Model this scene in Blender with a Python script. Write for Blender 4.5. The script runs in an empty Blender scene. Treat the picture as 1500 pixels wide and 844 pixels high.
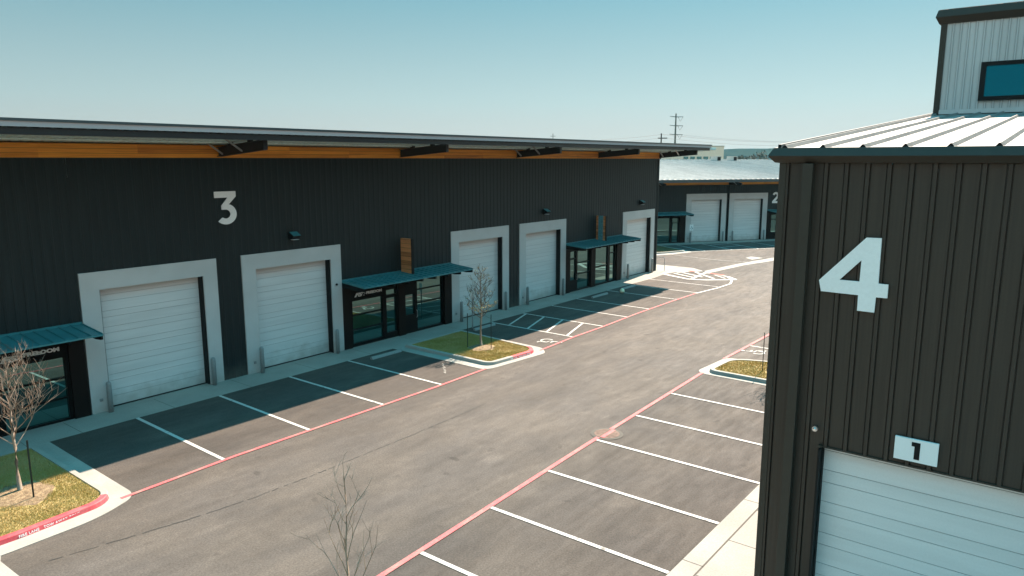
import bpy, bmesh, math, random
from mathutils import Vector, Matrix, Quaternion

random.seed(11)
R = math.radians
SC = bpy.context.scene
COL = SC.collection

# ------------------------------------------------------------------ camera
CAM_H = 8.65
YAW, PITCH = 0.661767, 0.173912
cam_d = bpy.data.cameras.new('camera'); cam = bpy.data.objects.new('camera', cam_d); COL.objects.link(cam)
cam_d.sensor_width = 36; cam_d.lens = 1072.1 / 1500 * 36
cam_d.clip_start = 0.1; cam_d.clip_end = 12000
cf = Vector((math.cos(YAW) * math.cos(PITCH), math.sin(YAW) * math.cos(PITCH), -math.sin(PITCH)))
cr = Vector((math.sin(YAW), -math.cos(YAW), 0)); cu = cr.cross(cf)
cam.matrix_world = Matrix(((cr.x, cu.x, -cf.x, 0), (cr.y, cu.y, -cf.y, 0), (cr.z, cu.z, -cf.z, CAM_H), (0, 0, 0, 1)))
SC.camera = cam

# ------------------------------------------------------------------ sky, sun, exposure
SUN = Vector((9.7, 1.15, 9.7)).normalized()
W = bpy.data.worlds.new('World'); SC.world = W; W.use_nodes = True
wn = W.node_tree.nodes; wl = W.node_tree.links
bg = wn['Background']
sky = wn.new('ShaderNodeTexSky'); sky.sky_type = 'NISHITA'; sky.sun_disc = False
sky.sun_elevation = math.asin(SUN.z); sky.sun_rotation = math.atan2(SUN.x, SUN.y)
sky.air_density = 1.0; sky.dust_density = 1.6; sky.ozone_density = 1.0; sky.altitude = 200
# Nishita brightness tinted by height; unseen upper sky brightened to fill the shade
bw = wn.new('ShaderNodeRGBToBW'); wl.new(sky.outputs[0], bw.inputs[0])
pw_ = wn.new('ShaderNodeMath'); pw_.operation = 'POWER'; pw_.inputs[1].default_value = 0.35; wl.new(bw.outputs[0], pw_.inputs[0])
wtc = wn.new('ShaderNodeTexCoord'); wsp = wn.new('ShaderNodeSeparateXYZ'); wl.new(wtc.outputs['Generated'], wsp.inputs[0])
wr = wn.new('ShaderNodeValToRGB'); wl.new(wsp.outputs['Z'], wr.inputs[0])
for i, (p_, c_) in enumerate(((0.0, (.272, .268, .252)), (.075, (.208, .276, .280)), (.21, (.108, .222, .262)), (.30, (.54, .59, .595)), (.42, (.47, .62, .66)), (.68, (.05, .72, 1.0)), (1.0, (.04, .70, 1.0)))):
    e_ = wr.color_ramp.elements[i] if i < 2 else wr.color_ramp.elements.new(p_)
    e_.position = p_; e_.color = (*c_, 1)
vm = wn.new('ShaderNodeVectorMath'); vm.operation = 'SCALE'; wl.new(wr.outputs[0], vm.inputs[0])
mm = wn.new('ShaderNodeMath'); mm.operation = 'MULTIPLY'; mm.inputs[1].default_value = 4.2; wl.new(pw_.outputs[0], mm.inputs[0]); wl.new(mm.outputs[0], vm.inputs['Scale'])
wl.new(vm.outputs[0], bg.inputs['Color'])
bg.inputs['Strength'].default_value = 0.1
sl = bpy.data.lights.new('sun', 'SUN'); sl.energy = 5.0; sl.angle = R(0.5); sl.color = (1.0, 0.81, 0.655)
so = bpy.data.objects.new('sun', sl); COL.objects.link(so)
so.rotation_euler = SUN.to_track_quat('Z', 'Y').to_euler(); so.location = (30, 10, 60)
vs = SC.view_settings
vs.view_transform = 'Standard'; vs.look = 'None'; vs.gamma = 1; vs.exposure = 1.52; vs.use_curve_mapping = False
SC.render.engine = 'CYCLES'
SC.cycles.use_denoising = True
SC.cycles.max_bounces = 6; SC.cycles.diffuse_bounces = 3; SC.cycles.glossy_bounces = 3
SC.cycles.transmission_bounces = 2; SC.cycles.transparent_max_bounces = 4
SC.cycles.caustics_reflective = False; SC.cycles.caustics_refractive = False

# ------------------------------------------------------------------ materials
MATS = {}
def hexlin(r, g, b): return (r, g, b, 1)

def mat(name, color, rough=0.6, metal=0.0, spec=0.5, vary=0.0, vscale=3.0, color2=None, stretch=(1, 1, 1), detail=4.0,
        bump=0.0, bscale=40.0, fine=0.0, fscale=60.0, ior=None, lo=0.35, hi=0.65, dust=0.0):
    """plain procedural surface: base colour, broad noise towards color2, fine grain and bump"""
    if name in MATS: return MATS[name]
    m = bpy.data.materials.new(name); m.use_nodes = True
    nt = m.node_tree; n = nt.nodes; l = nt.links
    p = n['Principled BSDF']
    p.inputs['Roughness'].default_value = rough; p.inputs['Metallic'].default_value = metal
    p.inputs['Specular IOR Level'].default_value = spec
    if ior: p.inputs['IOR'].default_value = ior
    tc = n.new('ShaderNodeTexCoord'); mp = n.new('ShaderNodeMapping'); mp.inputs['Scale'].default_value = stretch
    l.new(tc.outputs['Object'], mp.inputs['Vector'])
    col = None
    if color2:
        nz = n.new('ShaderNodeTexNoise'); nz.inputs['Scale'].default_value = vscale; nz.inputs['Detail'].default_value = detail
        l.new(mp.outputs[0], nz.inputs['Vector'])
        rp = n.new('ShaderNodeValToRGB'); rp.color_ramp.elements[0].position = lo; rp.color_ramp.elements[1].position = hi
        rp.color_ramp.elements[0].color = (*color, 1); rp.color_ramp.elements[1].color = (*color2, 1)
        l.new(nz.outputs['Fac'], rp.inputs['Fac']); col = rp.outputs['Color']
    if fine > 0:
        nf = n.new('ShaderNodeTexNoise'); nf.inputs['Scale'].default_value = fscale; nf.inputs['Detail'].default_value = 3
        l.new(tc.outputs['Object'], nf.inputs['Vector'])
        mr = n.new('ShaderNodeMapRange'); mr.inputs['From Min'].default_value = 0.3; mr.inputs['From Max'].default_value = 0.7
        mr.inputs['To Min'].default_value = 1 - fine; mr.inputs['To Max'].default_value = 1 + fine
        l.new(nf.outputs['Fac'], mr.inputs['Value'])
        mx = n.new('ShaderNodeMix'); mx.data_type = 'RGBA'; mx.blend_type = 'MULTIPLY'; mx.inputs['Factor'].default_value = 1
        if col: l.new(col, mx.inputs['A'])
        else: mx.inputs['A'].default_value = (*color, 1)
        l.new(mr.outputs[0], mx.inputs['B']); col = mx.outputs['Result']
    if dust > 0:
        sz = n.new('ShaderNodeSeparateXYZ'); l.new(tc.outputs['Object'], sz.inputs[0])
        dn = n.new('ShaderNodeTexNoise'); dn.inputs['Scale'].default_value = 2.5; dn.inputs['Detail'].default_value = 8; l.new(tc.outputs['Object'], dn.inputs['Vector'])
        da = n.new('ShaderNodeMath'); da.operation = 'MULTIPLY_ADD'; da.inputs[1].default_value = -1.1; l.new(dn.outputs['Fac'], da.inputs[0]); l.new(sz.outputs['Z'], da.inputs[2])
        dr = n.new('ShaderNodeMapRange'); dr.inputs['From Min'].default_value = -0.55; dr.inputs['From Max'].default_value = 0.15; dr.inputs['To Min'].default_value = dust; dr.inputs['To Max'].default_value = 0.0
        l.new(da.outputs[0], dr.inputs['Value'])
        dm = n.new('ShaderNodeMix'); dm.data_type = 'RGBA'; dm.inputs['B'].default_value = (0.30, 0.26, 0.21, 1); l.new(dr.outputs[0], dm.inputs['Factor'])
        if col: l.new(col, dm.inputs['A'])
        else: dm.inputs['A'].default_value = (*color, 1)
        col = dm.outputs['Result']
    if col: l.new(col, p.inputs['Base Color'])
    else: p.inputs['Base Color'].default_value = (*color, 1)
    if bump > 0:
        nb = n.new('ShaderNodeTexNoise'); nb.inputs['Scale'].default_value = bscale; nb.inputs['Detail'].default_value = 4
        l.new(tc.outputs['Object'], nb.inputs['Vector'])
        b = n.new('ShaderNodeBump'); b.inputs['Strength'].default_value = bump; b.inputs['Distance'].default_value = 0.02
        l.new(nb.outputs['Fac'], b.inputs['Height']); l.new(b.outputs[0], p.inputs['Normal'])
    MATS[name] = m
    return m

def wood(name, c1, c2, axis='x', board=0.14):
    if name in MATS: return MATS[name]
    m = bpy.data.materials.new(name); m.use_nodes = True
    n = m.node_tree.nodes; l = m.node_tree.links; p = n['Principled BSDF']
    p.inputs['Roughness'].default_value = 0.6
    tc = n.new('ShaderNodeTexCoord')
    mp = n.new('ShaderNodeMapping')
    mp.inputs['Scale'].default_value = (0.35, 9, 9) if axis == 'x' else (9, 0.6, 9)
    l.new(tc.outputs['Object'], mp.inputs[0])
    nz = n.new('ShaderNodeTexNoise'); nz.inputs['Scale'].default_value = 2.2; nz.inputs['Detail'].default_value = 6
    nz.inputs['Distortion'].default_value = 0.6
    l.new(mp.outputs[0], nz.inputs['Vector'])
    # a tone per board
    sp = n.new('ShaderNodeSeparateXYZ'); l.new(tc.outputs['Object'], sp.inputs[0])
    dv = n.new('ShaderNodeMath'); dv.operation = 'DIVIDE'; dv.inputs[1].default_value = board; l.new(sp.outputs['Z'], dv.inputs[0])
    fl = n.new('ShaderNodeMath'); fl.operation = 'FLOOR'; l.new(dv.outputs[0], fl.inputs[0])
    d2 = n.new('ShaderNodeMath'); d2.operation = 'DIVIDE'; d2.inputs[1].default_value = 3.1
    l.new(sp.outputs['X' if axis == 'x' else 'Y'], d2.inputs[0])
    f2 = n.new('ShaderNodeMath'); f2.operation = 'FLOOR'; l.new(d2.outputs[0], f2.inputs[0])
    cb = n.new('ShaderNodeCombineXYZ'); l.new(fl.outputs[0], cb.inputs[0]); l.new(f2.outputs[0], cb.inputs[1])
    wh = n.new('ShaderNodeTexWhiteNoise'); l.new(cb.outputs[0], wh.inputs['Vector'])
    ad = n.new('ShaderNodeMath'); ad.operation = 'MULTIPLY_ADD'; ad.inputs[1].default_value = 0.5
    l.new(wh.outputs['Value'], ad.inputs[0]); l.new(nz.outputs['Fac'], ad.inputs[2])
    rp = n.new('ShaderNodeValToRGB'); rp.color_ramp.elements[0].position = 0.35; rp.color_ramp.elements[1].position = 1.0
    rp.color_ramp.elements[0].color = (*c1, 1); rp.color_ramp.elements[1].color = (*c2, 1)
    l.new(ad.outputs[0], rp.inputs[0])
    fr = n.new('ShaderNodeMath'); fr.operation = 'FRACT'; l.new(dv.outputs[0], fr.inputs[0])
    gt = n.new('ShaderNodeMath'); gt.operation = 'GREATER_THAN'; gt.inputs[1].default_value = 0.06; l.new(fr.outputs[0], gt.inputs[0])
    mx = n.new('ShaderNodeMix'); mx.data_type = 'RGBA'; mx.inputs['A'].default_value = (0.02, 0.012, 0.006, 1)
    l.new(gt.outputs[0], mx.inputs['Factor']); l.new(rp.outputs[0], mx.inputs['B'])
    l.new(mx.outputs['Result'], p.inputs['Base Color'])
    MATS[name] = m; return m

def asphalt():
    m = bpy.data.materials.new('asphalt'); m.use_nodes = True
    n = m.node_tree.nodes; l = m.node_tree.links; p = n['Principled BSDF']
    tc = n.new('ShaderNodeTexCoord')
    def noise(scale, stretch=(1, 1, 1), detail=5, rot=0.0, dist=0.0):
        mp = n.new('ShaderNodeMapping'); mp.inputs['Scale'].default_value = stretch; mp.inputs['Rotation'].default_value = (0, 0, rot)
        l.new(tc.outputs['Object'], mp.inputs[0])
        z = n.new('ShaderNodeTexNoise'); z.inputs['Scale'].default_value = scale; z.inputs['Detail'].default_value = detail
        z.inputs['Distortion'].default_value = dist
        l.new(mp.outputs[0], z.inputs['Vector']); return z.outputs['Fac']
    def rng(s, a, b, c, d):
        r = n.new('ShaderNodeMapRange'); r.inputs['From Min'].default_value = a; r.inputs['From Max'].default_value = b
        r.inputs['To Min'].default_value = c; r.inputs['To Max'].default_value = d; l.new(s, r.inputs['Value']); return r.outputs[0]
    def mul(a, b):
        x = n.new('ShaderNodeMath'); x.operation = 'MULTIPLY'; l.new(a, x.inputs[0]); l.new(b, x.inputs[1]); return x.outputs[0]
    broad = rng(noise(0.35, (0.55, 1.5, 1), 5, 0.05, 0.8), 0.35, 0.68, 0.85, 1.12)
    streak = rng(noise(0.8, (0.22, 1.6, 1), 4, -0.04, 0.5), 0.3, 0.7, 0.93, 1.07)
    scuff = rng(noise(0.9, (0.5, 1.2, 1), 10, 0.3, 0.9), 0.54, 0.74, 1.0, 1.34)
    grain = mul(rng(noise(70, (1, 1, 1), 3), 0.3, 0.7, 0.70, 1.30), rng(noise(22, (1, 1, 1), 4), 0.3, 0.7, 0.74, 1.26))
    mot = rng(noise(3.5, (1, 1, 1), 8, 0.0, 0.4), 0.3, 0.7, 0.92, 1.08)
    sp = n.new('ShaderNodeSeparateXYZ'); l.new(tc.outputs['Object'], sp.inputs[0])
    ab = n.new('ShaderNodeMath'); ab.operation = 'SUBTRACT'; ab.inputs[1].default_value = 15.3; l.new(sp.outputs['Y'], ab.inputs[0])
    aa = n.new('ShaderNodeMath'); aa.operation = 'ABSOLUTE'; l.new(ab.outputs[0], aa.inputs[0])
    ed = n.new('ShaderNodeMath'); ed.operation = 'MULTIPLY_ADD'; ed.inputs[1].default_value = 3.0; l.new(noise(0.5, (0.4, 1, 1), 4), ed.inputs[0]); l.new(aa.outputs[0], ed.inputs[2])
    wear = rng(ed.outputs[0], 4.2, 6.4, 1.22, 0.88)
    oil = rng(noise(1.5, (1, 1, 1), 3, 0.9, 0.3), 0.66, 0.74, 1.0, 0.68)
    speck = rng(noise(16, (1, 1, 1), 2, 0.2), 0.72, 0.78, 1.0, 1.5)
    wear = mul(mul(wear, oil), speck)
    ty = n.new('ShaderNodeMath'); ty.operation = 'MULTIPLY_ADD'; ty.inputs[1].default_value = 5.0; l.new(noise(0.12, (0.6, 1, 1), 3), ty.inputs[0]); l.new(sp.outputs['Y'], ty.inputs[2])
    tw = n.new('ShaderNodeMath'); tw.operation = 'MULTIPLY'; tw.inputs[1].default_value = 3.7; l.new(ty.outputs[0], tw.inputs[0])
    ts = n.new('ShaderNodeMath'); ts.operation = 'SINE'; l.new(tw.outputs[0], ts.inputs[0])
    wear = mul(wear, rng(ts.outputs[0], 0.2, 1.0, 1.02, 0.93))
    v = mul(mul(mul(mul(broad, streak), mul(scuff, grain)), mot), wear)
    # lane band is paler than the stalls: worn by tyres
    mx = n.new('ShaderNodeMix'); mx.data_type = 'RGBA'; mx.blend_type = 'MULTIPLY'; mx.inputs['Factor'].default_value = 1
    cc = n.new('ShaderNodeMix'); cc.data_type = 'RGBA'
    cc.inputs['A'].default_value = (0.071, 0.060, 0.053, 1); cc.inputs['B'].default_value = (0.085, 0.070, 0.059, 1)
    l.new(rng(noise(0.5, (0.6, 1, 1), 3), 0.4, 0.6, 0, 1), cc.inputs['Factor'])
    l.new(cc.outputs['Result'], mx.inputs['A']); l.new(v, mx.inputs['B'])
    l.new(mx.outputs['Result'], p.inputs['Base Color'])
    l.new(rng(noise(3.0, (0.3, 1.5, 1), 5), 0.3, 0.7, 0.75, 0.9), p.inputs['Roughness'])
    p.inputs['Specular IOR Level'].default_value = 0.3
    b = n.new('ShaderNodeBump'); b.inputs['Strength'].default_value = 0.35; b.inputs['Distance'].default_value = 0.01
    l.new(noise(120, (1, 1, 1), 2), b.inputs['Height']); l.new(b.outputs[0], p.inputs['Normal'])
    MATS['asphalt'] = m; return m

M = dict(
    asphalt=asphalt(),
    concrete=mat('concrete', (0.335, 0.31, 0.275), 0.85, color2=(0.28, 0.257, 0.228), vscale=0.7, detail=8, fine=0.10, fscale=25, bump=0.15, bscale=80),
    kerb=mat('kerb_concrete', (0.35, 0.325, 0.29), 0.85, color2=(0.30, 0.276, 0.245), vscale=1.3, detail=8, fine=0.08, fscale=30),
    joint=mat('joint_dirt', (0.10, 0.088, 0.075), 0.95),
    white=mat('white_line_paint', (0.50, 0.48, 0.45), 0.75, color2=(0.17, 0.155, 0.14), vscale=5.0, detail=10, fine=0.16, fscale=22, lo=0.58, hi=0.70),
    worn=mat('worn_line_paint', (0.40, 0.375, 0.34), 0.8, color2=(0.17, 0.155, 0.14), vscale=3.0, detail=9, fine=0.2, fscale=22),
    red=mat('red_line_paint', (0.52, 0.10, 0.105), 0.75, color2=(0.33, 0.165, 0.145), vscale=2.6, detail=10, fine=0.2, fscale=18, lo=0.45, hi=0.68),
    redk=mat('red_kerb_paint', (0.62, 0.045, 0.065), 0.65, color2=(0.58, 0.11, 0.12), vscale=3.0, detail=8, fine=0.1, fscale=20),
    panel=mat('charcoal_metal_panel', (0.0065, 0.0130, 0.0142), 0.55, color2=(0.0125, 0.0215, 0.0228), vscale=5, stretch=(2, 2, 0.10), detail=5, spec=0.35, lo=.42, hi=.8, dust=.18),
    panel4=mat('bronze_metal_panel', (0.034, 0.0245, 0.0180), 0.5, color2=(0.047, 0.034, 0.025), vscale=9, stretch=(3, 3, 0.06), detail=5, spec=0.4, fine=.07, fscale=30),
    trim=mat('dark_bronze_trim', (0.042, 0.034, 0.026), 0.5, spec=0.3, fine=0.06, fscale=8),
    darkin=mat('dark_steel', (0.008, 0.0085, 0.009), 0.6, spec=0.2),
    surround=mat('pale_painted_surround', (0.56, 0.56, 0.55), 0.65, color2=(0.50, 0.50, 0.49), vscale=0.8, detail=6, fine=0.03, fscale=60, dust=.5),
    door=mat('white_ribbed_door', (0.72, 0.72, 0.71), 0.5, color2=(0.65, 0.65, 0.64), vscale=0.9, stretch=(0.4, 0.4, 5), detail=7, fine=0.025, fscale=30, dust=.55),
    groove=mat('door_groove', (0.33, 0.33, 0.33), 0.7),
    galv=mat('galvalume_roof', (0.205, 0.188, 0.172), 0.55, metal=0.0, color2=(0.155, 0.143, 0.132), vscale=1.2, stretch=(0.3, 2, 1), detail=7, fine=0.05, fscale=14),
    lightpanel=mat('pale_metal_panel', (0.55, 0.56, 0.56), 0.4, metal=0.25, color2=(0.48, 0.49, 0.49), vscale=0.8, stretch=(2, 2, 0.4)),
    awn=mat('awning_metal', (0.04, 0.215, 0.24), 0.45, color2=(0.03, 0.17, 0.19), vscale=1.4, detail=6),
    fascia=mat('fascia_metal', (0.46, 0.42, 0.43), 0.6, color2=(0.40, 0.37, 0.375), vscale=0.6, stretch=(0.3, 1, 3)),
    galvfar=mat('pale_far_roof', (0.40, 0.385, 0.365), 0.6, color2=(0.30, 0.29, 0.275), vscale=1.0, stretch=(2.2, 0.25, 1), detail=8, fine=0.12, fscale=3),
    cap=mat('roof_cap_metal', (0.07, 0.085, 0.09), 0.35, metal=0.3),
    soffit=mat('roof_underside', (0.66, 0.82, 0.82), 0.6, color2=(0.56, 0.70, 0.70), vscale=2.0, stretch=(0.4, 3, 1), fine=0.1, fscale=8),
    beam=mat('black_steel_beam', (0.012, 0.012, 0.013), 0.5),
    strap=mat('galvanised_strap', (0.5, 0.5, 0.49), 0.4, metal=0.5),
    cedar=wood('cedar_boards', (0.46, 0.135, 0.008), (0.90, 0.36, 0.035), 'x', 0.15),
    bladewood=wood('brown_cedar_boards', (0.32, 0.105, 0.032), (0.75, 0.31, 0.115), 'y', 0.21),
    store=mat('black_storefront_frame', (0.005, 0.005, 0.005), 0.6, spec=0.12),
    storebrown=mat('dark_brown_panel', (0.010, 0.007, 0.006), 0.6, spec=0.12),
    sign=mat('white_sign_face', (0.85, 0.85, 0.84), 0.5),
    num=mat('white_number_metal', (0.88, 0.88, 0.87), 0.45, fine=0.03, fscale=20),
    steel=mat('brushed_steel', (0.6, 0.6, 0.6), 0.3, metal=0.9),
    bollard=mat('grey_bollard_paint', (0.25, 0.27, 0.27), 0.5, fine=0.1, fscale=12),
    lamp=mat('grey_wall_lamp', (0.15, 0.17, 0.18), 0.35, metal=0.3),
    stop=mat('concrete_wheel_stop', (0.27, 0.265, 0.25), 0.85, fine=0.12, fscale=20, bump=0.2),
    grassbase=mat('dry_grass', (0.34, 0.255, 0.095), 0.95, color2=(0.45, 0.33, 0.145), vscale=2.2, detail=8, fine=0.3, fscale=25),
    blade=mat('grass_blades', (0.37, 0.295, 0.085), 0.8, color2=(0.47, 0.35, 0.145), vscale=0.8, detail=7, spec=0.1),
    shadegrass=mat('grass_painted_shade', (0.085, 0.075, 0.042), 0.95, color2=(0.17, 0.135, 0.06), vscale=1.5, detail=7),  # grass colour darkened to imitate shade on the far island
    mulch=mat('brown_mulch', (0.16, 0.105, 0.06), 0.95, color2=(0.30, 0.215, 0.125), vscale=9, detail=8, fine=0.35, fscale=40, bump=0.8, bscale=30),
    bark=mat('grey_bark', (0.20, 0.15, 0.11), 0.9, color2=(0.30, 0.25, 0.20), vscale=5, stretch=(1, 1, 0.3), fine=0.15, fscale=30),
    twig=mat('pale_twigs', (0.30, 0.22, 0.17), 0.85, color2=(0.20, 0.14, 0.10), vscale=3),
    paletwig=mat('pale_tan_twigs', (0.33, 0.235, 0.175), 0.8, color2=(0.19, 0.13, 0.095), vscale=3),  # pale tan twig colour, varied by noise
    whitetwig=mat('bleached_twigs', (0.60, 0.50, 0.43), 0.8, color2=(0.38, 0.30, 0.245), vscale=3),
    darkbark=mat('dark_bark', (0.075, 0.055, 0.04), 0.9, color2=(0.12, 0.09, 0.065), vscale=6, stretch=(1, 1, .3)),
    leaf=mat('tan_leaves', (0.33, 0.27, 0.09), 0.8, color2=(0.55, 0.40, 0.19), vscale=6),
    stake=mat('dark_green_stake', (0.015, 0.022, 0.018), 0.6),
    post=mat('galvanised_post', (0.33, 0.34, 0.34), 0.45, metal=0.5),
    iron=mat('rusty_iron_cover', (0.115, 0.068, 0.05), 0.8, color2=(0.21, 0.125, 0.095), vscale=6, detail=7, fine=0.2, fscale=30, bump=0.4, bscale=30),
    yellow=mat('pale_yellow_plastic', (0.95, 0.86, 0.60), 0.5),
    earth=mat('dry_earth', (0.20, 0.17, 0.10), 0.95, color2=(0.11, 0.115, 0.055), vscale=0.02, detail=9),
    hill=mat('wooded_hill', (0.012, 0.030, 0.026), 1.0, spec=0.0, color2=(0.028, 0.042, 0.032), vscale=0.03, detail=9),
    wood_pole=mat('weathered_pole', (0.06, 0.045, 0.035), 0.9),
    pole=mat('weathering_steel_pole', (0.10, 0.10, 0.09), 0.6),
    wire=mat('wire', (0.12, 0.12, 0.12), 0.6),
    cream=mat('cream_block_wall', (0.85, 0.66, 0.56), 0.85, fine=0.04, fscale=2),
    duct=mat('pale_unit_casing', (0.50, 0.49, 0.46), 0.6),
    treec=mat('bare_wood_mass', (0.085, 0.06, 0.042), 0.95, color2=(0.05, 0.055, 0.03), vscale=0.08, detail=6),
    warn=mat('red_tactile_paving', (0.36, 0.10, 0.07), 0.85, fine=0.2, fscale=30),
    oil=mat('dark_stain', (0.045, 0.040, 0.036), 0.6),
    signplate=mat('teal_sign_plate', (0.10, 0.30, 0.34), 0.45, fine=.3, fscale=9),
    ribshade_rake=mat('rib_shade_and_rake_grey', (0.15, 0.145, 0.14), 0.7),  # painted shade line for the roof rib tops, also the rake trim grey
    tar=mat('seam_tar', (0.046, 0.041, 0.037), 0.75),
)
def glass(name='tinted_glass', base=(0.003, 0.030, 0.030, 1), tint_=(0.55, 1.0, 0.95, 1)):
    m = bpy.data.materials.new(name); m.use_nodes = True
    n = m.node_tree.nodes; l = m.node_tree.links; p = n['Principled BSDF']
    p.inputs['Base Color'].default_value = base; p.inputs['Roughness'].default_value = 0.015
    p.inputs['IOR'].default_value = 2.8; p.inputs['Specular Tint'].default_value = tint_
    tc = n.new('ShaderNodeTexCoord'); z = n.new('ShaderNodeTexNoise'); z.inputs['Scale'].default_value = 0.9
    l.new(tc.outputs['Object'], z.inputs['Vector'])
    b = n.new('ShaderNodeBump'); b.inputs['Strength'].default_value = 0.02; b.inputs['Distance'].default_value = 0.05
    l.new(z.outputs['Fac'], b.inputs['Height']); l.new(b.outputs[0], p.inputs['Normal'])
    return m
M['glass'] = glass(); M['blueglass'] = glass('blue_tinted_glass', (0.001, 0.032, 0.046, 1), (0.03, 0.5, 0.68, 1))

# ------------------------------------------------------------------ mesh helpers
class MB:
    def __init__(s): s.v = []; s.f = []; s.mi = []
    def add(s, vs, fs, mi=0):
        o = len(s.v); s.v += [tuple(v) for v in vs]
        for f in fs: s.f.append([i + o for i in f]); s.mi.append(mi)
    def box(s, x0, x1, y0, y1, z0, z1, mi=0):
        if x0 > x1: x0, x1 = x1, x0
        if y0 > y1: y0, y1 = y1, y0
        s.add([(x0, y0, z0), (x1, y0, z0), (x1, y1, z0), (x0, y1, z0), (x0, y0, z1), (x1, y0, z1), (x1, y1, z1), (x0, y1, z1)],
              [(3, 2, 1, 0), (4, 5, 6, 7), (0, 1, 5, 4), (1, 2, 6, 5), (2, 3, 7, 6), (3, 0, 4, 7)], mi)
    def prism(s, poly, fn, a, b, mi=0):
        """poly of (p,q) pairs extruded between a and b through fn(p,q,t)"""
        n = len(poly)
        s.add([fn(p, q, a) for p, q in poly] + [fn(p, q, b) for p, q in poly],
              [tuple(range(n))[::-1], tuple(range(n, 2 * n))] + [(i, (i + 1) % n, n + (i + 1) % n, n + i) for i in range(n)], mi)
    def slab(s, poly, z0, z1, mi=0): s.prism(poly, lambda p, q, t: (p, q, t), z0, z1, mi)
    def sheet(s, poly, z, mi=0): s.add([(x, y, z) for x, y in poly], [tuple(range(len(poly)))], mi)
    def strip(s, pts, w, z, mi=0):
        """flat ribbon along a polyline"""
        L = []; Rr = []
        for i, p in enumerate(pts):
            a = Vector(pts[max(i - 1, 0)]); b = Vector(pts[min(i + 1, len(pts) - 1)])
            d = (b - a).normalized(); nn = Vector((-d.y, d.x)) * w / 2
            L.append((p[0] + nn.x, p[1] + nn.y, z)); Rr.append((p[0] - nn.x, p[1] - nn.y, z))
        n = len(pts)
        s.add(L + Rr, [(n + i, n + i + 1, i + 1, i) for i in range(n - 1)], mi)
    def tube(s, pts, rads, k=6, mi=0, cap=True):
        pts = [Vector(p) for p in pts]; n = len(pts)
        if not hasattr(rads, '__len__'): rads = [rads] * n
        vs = []; up = Vector((0, 0, 1))
        for i, p in enumerate(pts):
            d = (pts[min(i + 1, n - 1)] - pts[max(i - 1, 0)]).normalized()
            a = d.cross(up)
            if a.length < 1e-3: a = d.cross(Vector((1, 0, 0)))
            a.normalize(); b = d.cross(a)
            for j in range(k):
                t = 2 * math.pi * j / k
                vs.append(p + (a * math.cos(t) + b * math.sin(t)) * rads[i])
        fs = []
        for i in range(n - 1):
            for j in range(k):
                fs.append((i * k + j, i * k + (j + 1) % k, (i + 1) * k + (j + 1) % k, (i + 1) * k + j))
        if cap: fs += [tuple(range(k)), tuple(range((n - 1) * k, n * k))[::-1]]
        s.add(vs, fs, mi)
    def lathe(s, prof, k=16, c=(0, 0, 0), mi=0):
        vs = []; fs = []; n = len(prof)
        for r, z in prof:
            for j in range(k):
                t = 2 * math.pi * j / k; vs.append((c[0] + r * math.cos(t), c[1] + r * math.sin(t), c[2] + z))
        for i in range(n - 1):
            for j in range(k): fs.append((i * k + j, i * k + (j + 1) % k, (i + 1) * k + (j + 1) % k, (i + 1) * k + j))
        fs += [tuple(range(k))[::-1], tuple(range((n - 1) * k, n * k))]
        s.add(vs, fs, mi)
    def build(s, name, mats, parent=None, smooth=False, bevel=0.0, recalc=False, loc=None):
        me = bpy.data.meshes.new(name); me.from_pydata(s.v, [], s.f)
        if not isinstance(mats, (list, tuple)): mats = [mats]
        for m in mats: me.materials.append(m)
        for p, i in zip(me.polygons, s.mi): p.material_index = i; p.use_smooth = smooth
        if recalc or bevel:
            bm = bmesh.new(); bm.from_mesh(me)
            bmesh.ops.recalc_face_normals(bm, faces=bm.faces)
            if bevel: bmesh.ops.bevel(bm, geom=list(bm.edges), offset=bevel, segments=2, affect='EDGES', profile=0.6)
            bm.to_mesh(me); bm.free()
        me.update()
        o = bpy.data.objects.new(name, me); COL.objects.link(o)
        if parent: o.parent = parent
        if loc: o.location = loc
        return o

def tag(o, label, cat, group=None, kind=None):
    o['label'] = label; o['category'] = cat
    if group: o['group'] = group
    if kind: o['kind'] = kind
    return o
def empty(name, loc, rz=0.0):
    o = bpy.data.objects.new(name, None); COL.objects.link(o); o.location = loc; o.rotation_euler = (0, 0, rz); o.empty_display_size = 0.3
    return o
def struct(o, label, cat): return tag(o, label, cat, kind='structure')

def rounded(pts, radii, seg=8):
    """rounded polygon, CCW; same number of points for every corner with radius"""
    out = []; n = len(pts)
    for i in range(n):
        p = Vector(pts[i]); a = (Vector(pts[i - 1]) - p); b = (Vector(pts[(i + 1) % n]) - p); r = radii[i]
        if r <= 0: out.append(tuple(p)); continue
        la, lb = a.length, b.length; a.normalize(); b.normalize()
        th = a.angle(b); t = min(r / math.tan(th / 2), la * 0.48, lb * 0.48); r2 = t * math.tan(th / 2)
        c = p + (a + b).normalized() * (r2 / math.sin(th / 2))
        s = p + a * t; e = p + b * t
        a0 = math.atan2(s.y - c.y, s.x - c.x); a1 = math.atan2(e.y - c.y, e.x - c.x)
        while a1 - a0 > math.pi: a1 -= 2 * math.pi
        while a1 - a0 < -math.pi: a1 += 2 * math.pi
        for k in range(seg + 1):
            q = a0 + (a1 - a0) * k / seg; out.append((c.x + r2 * math.cos(q), c.y + r2 * math.sin(q)))
    return out
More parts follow.
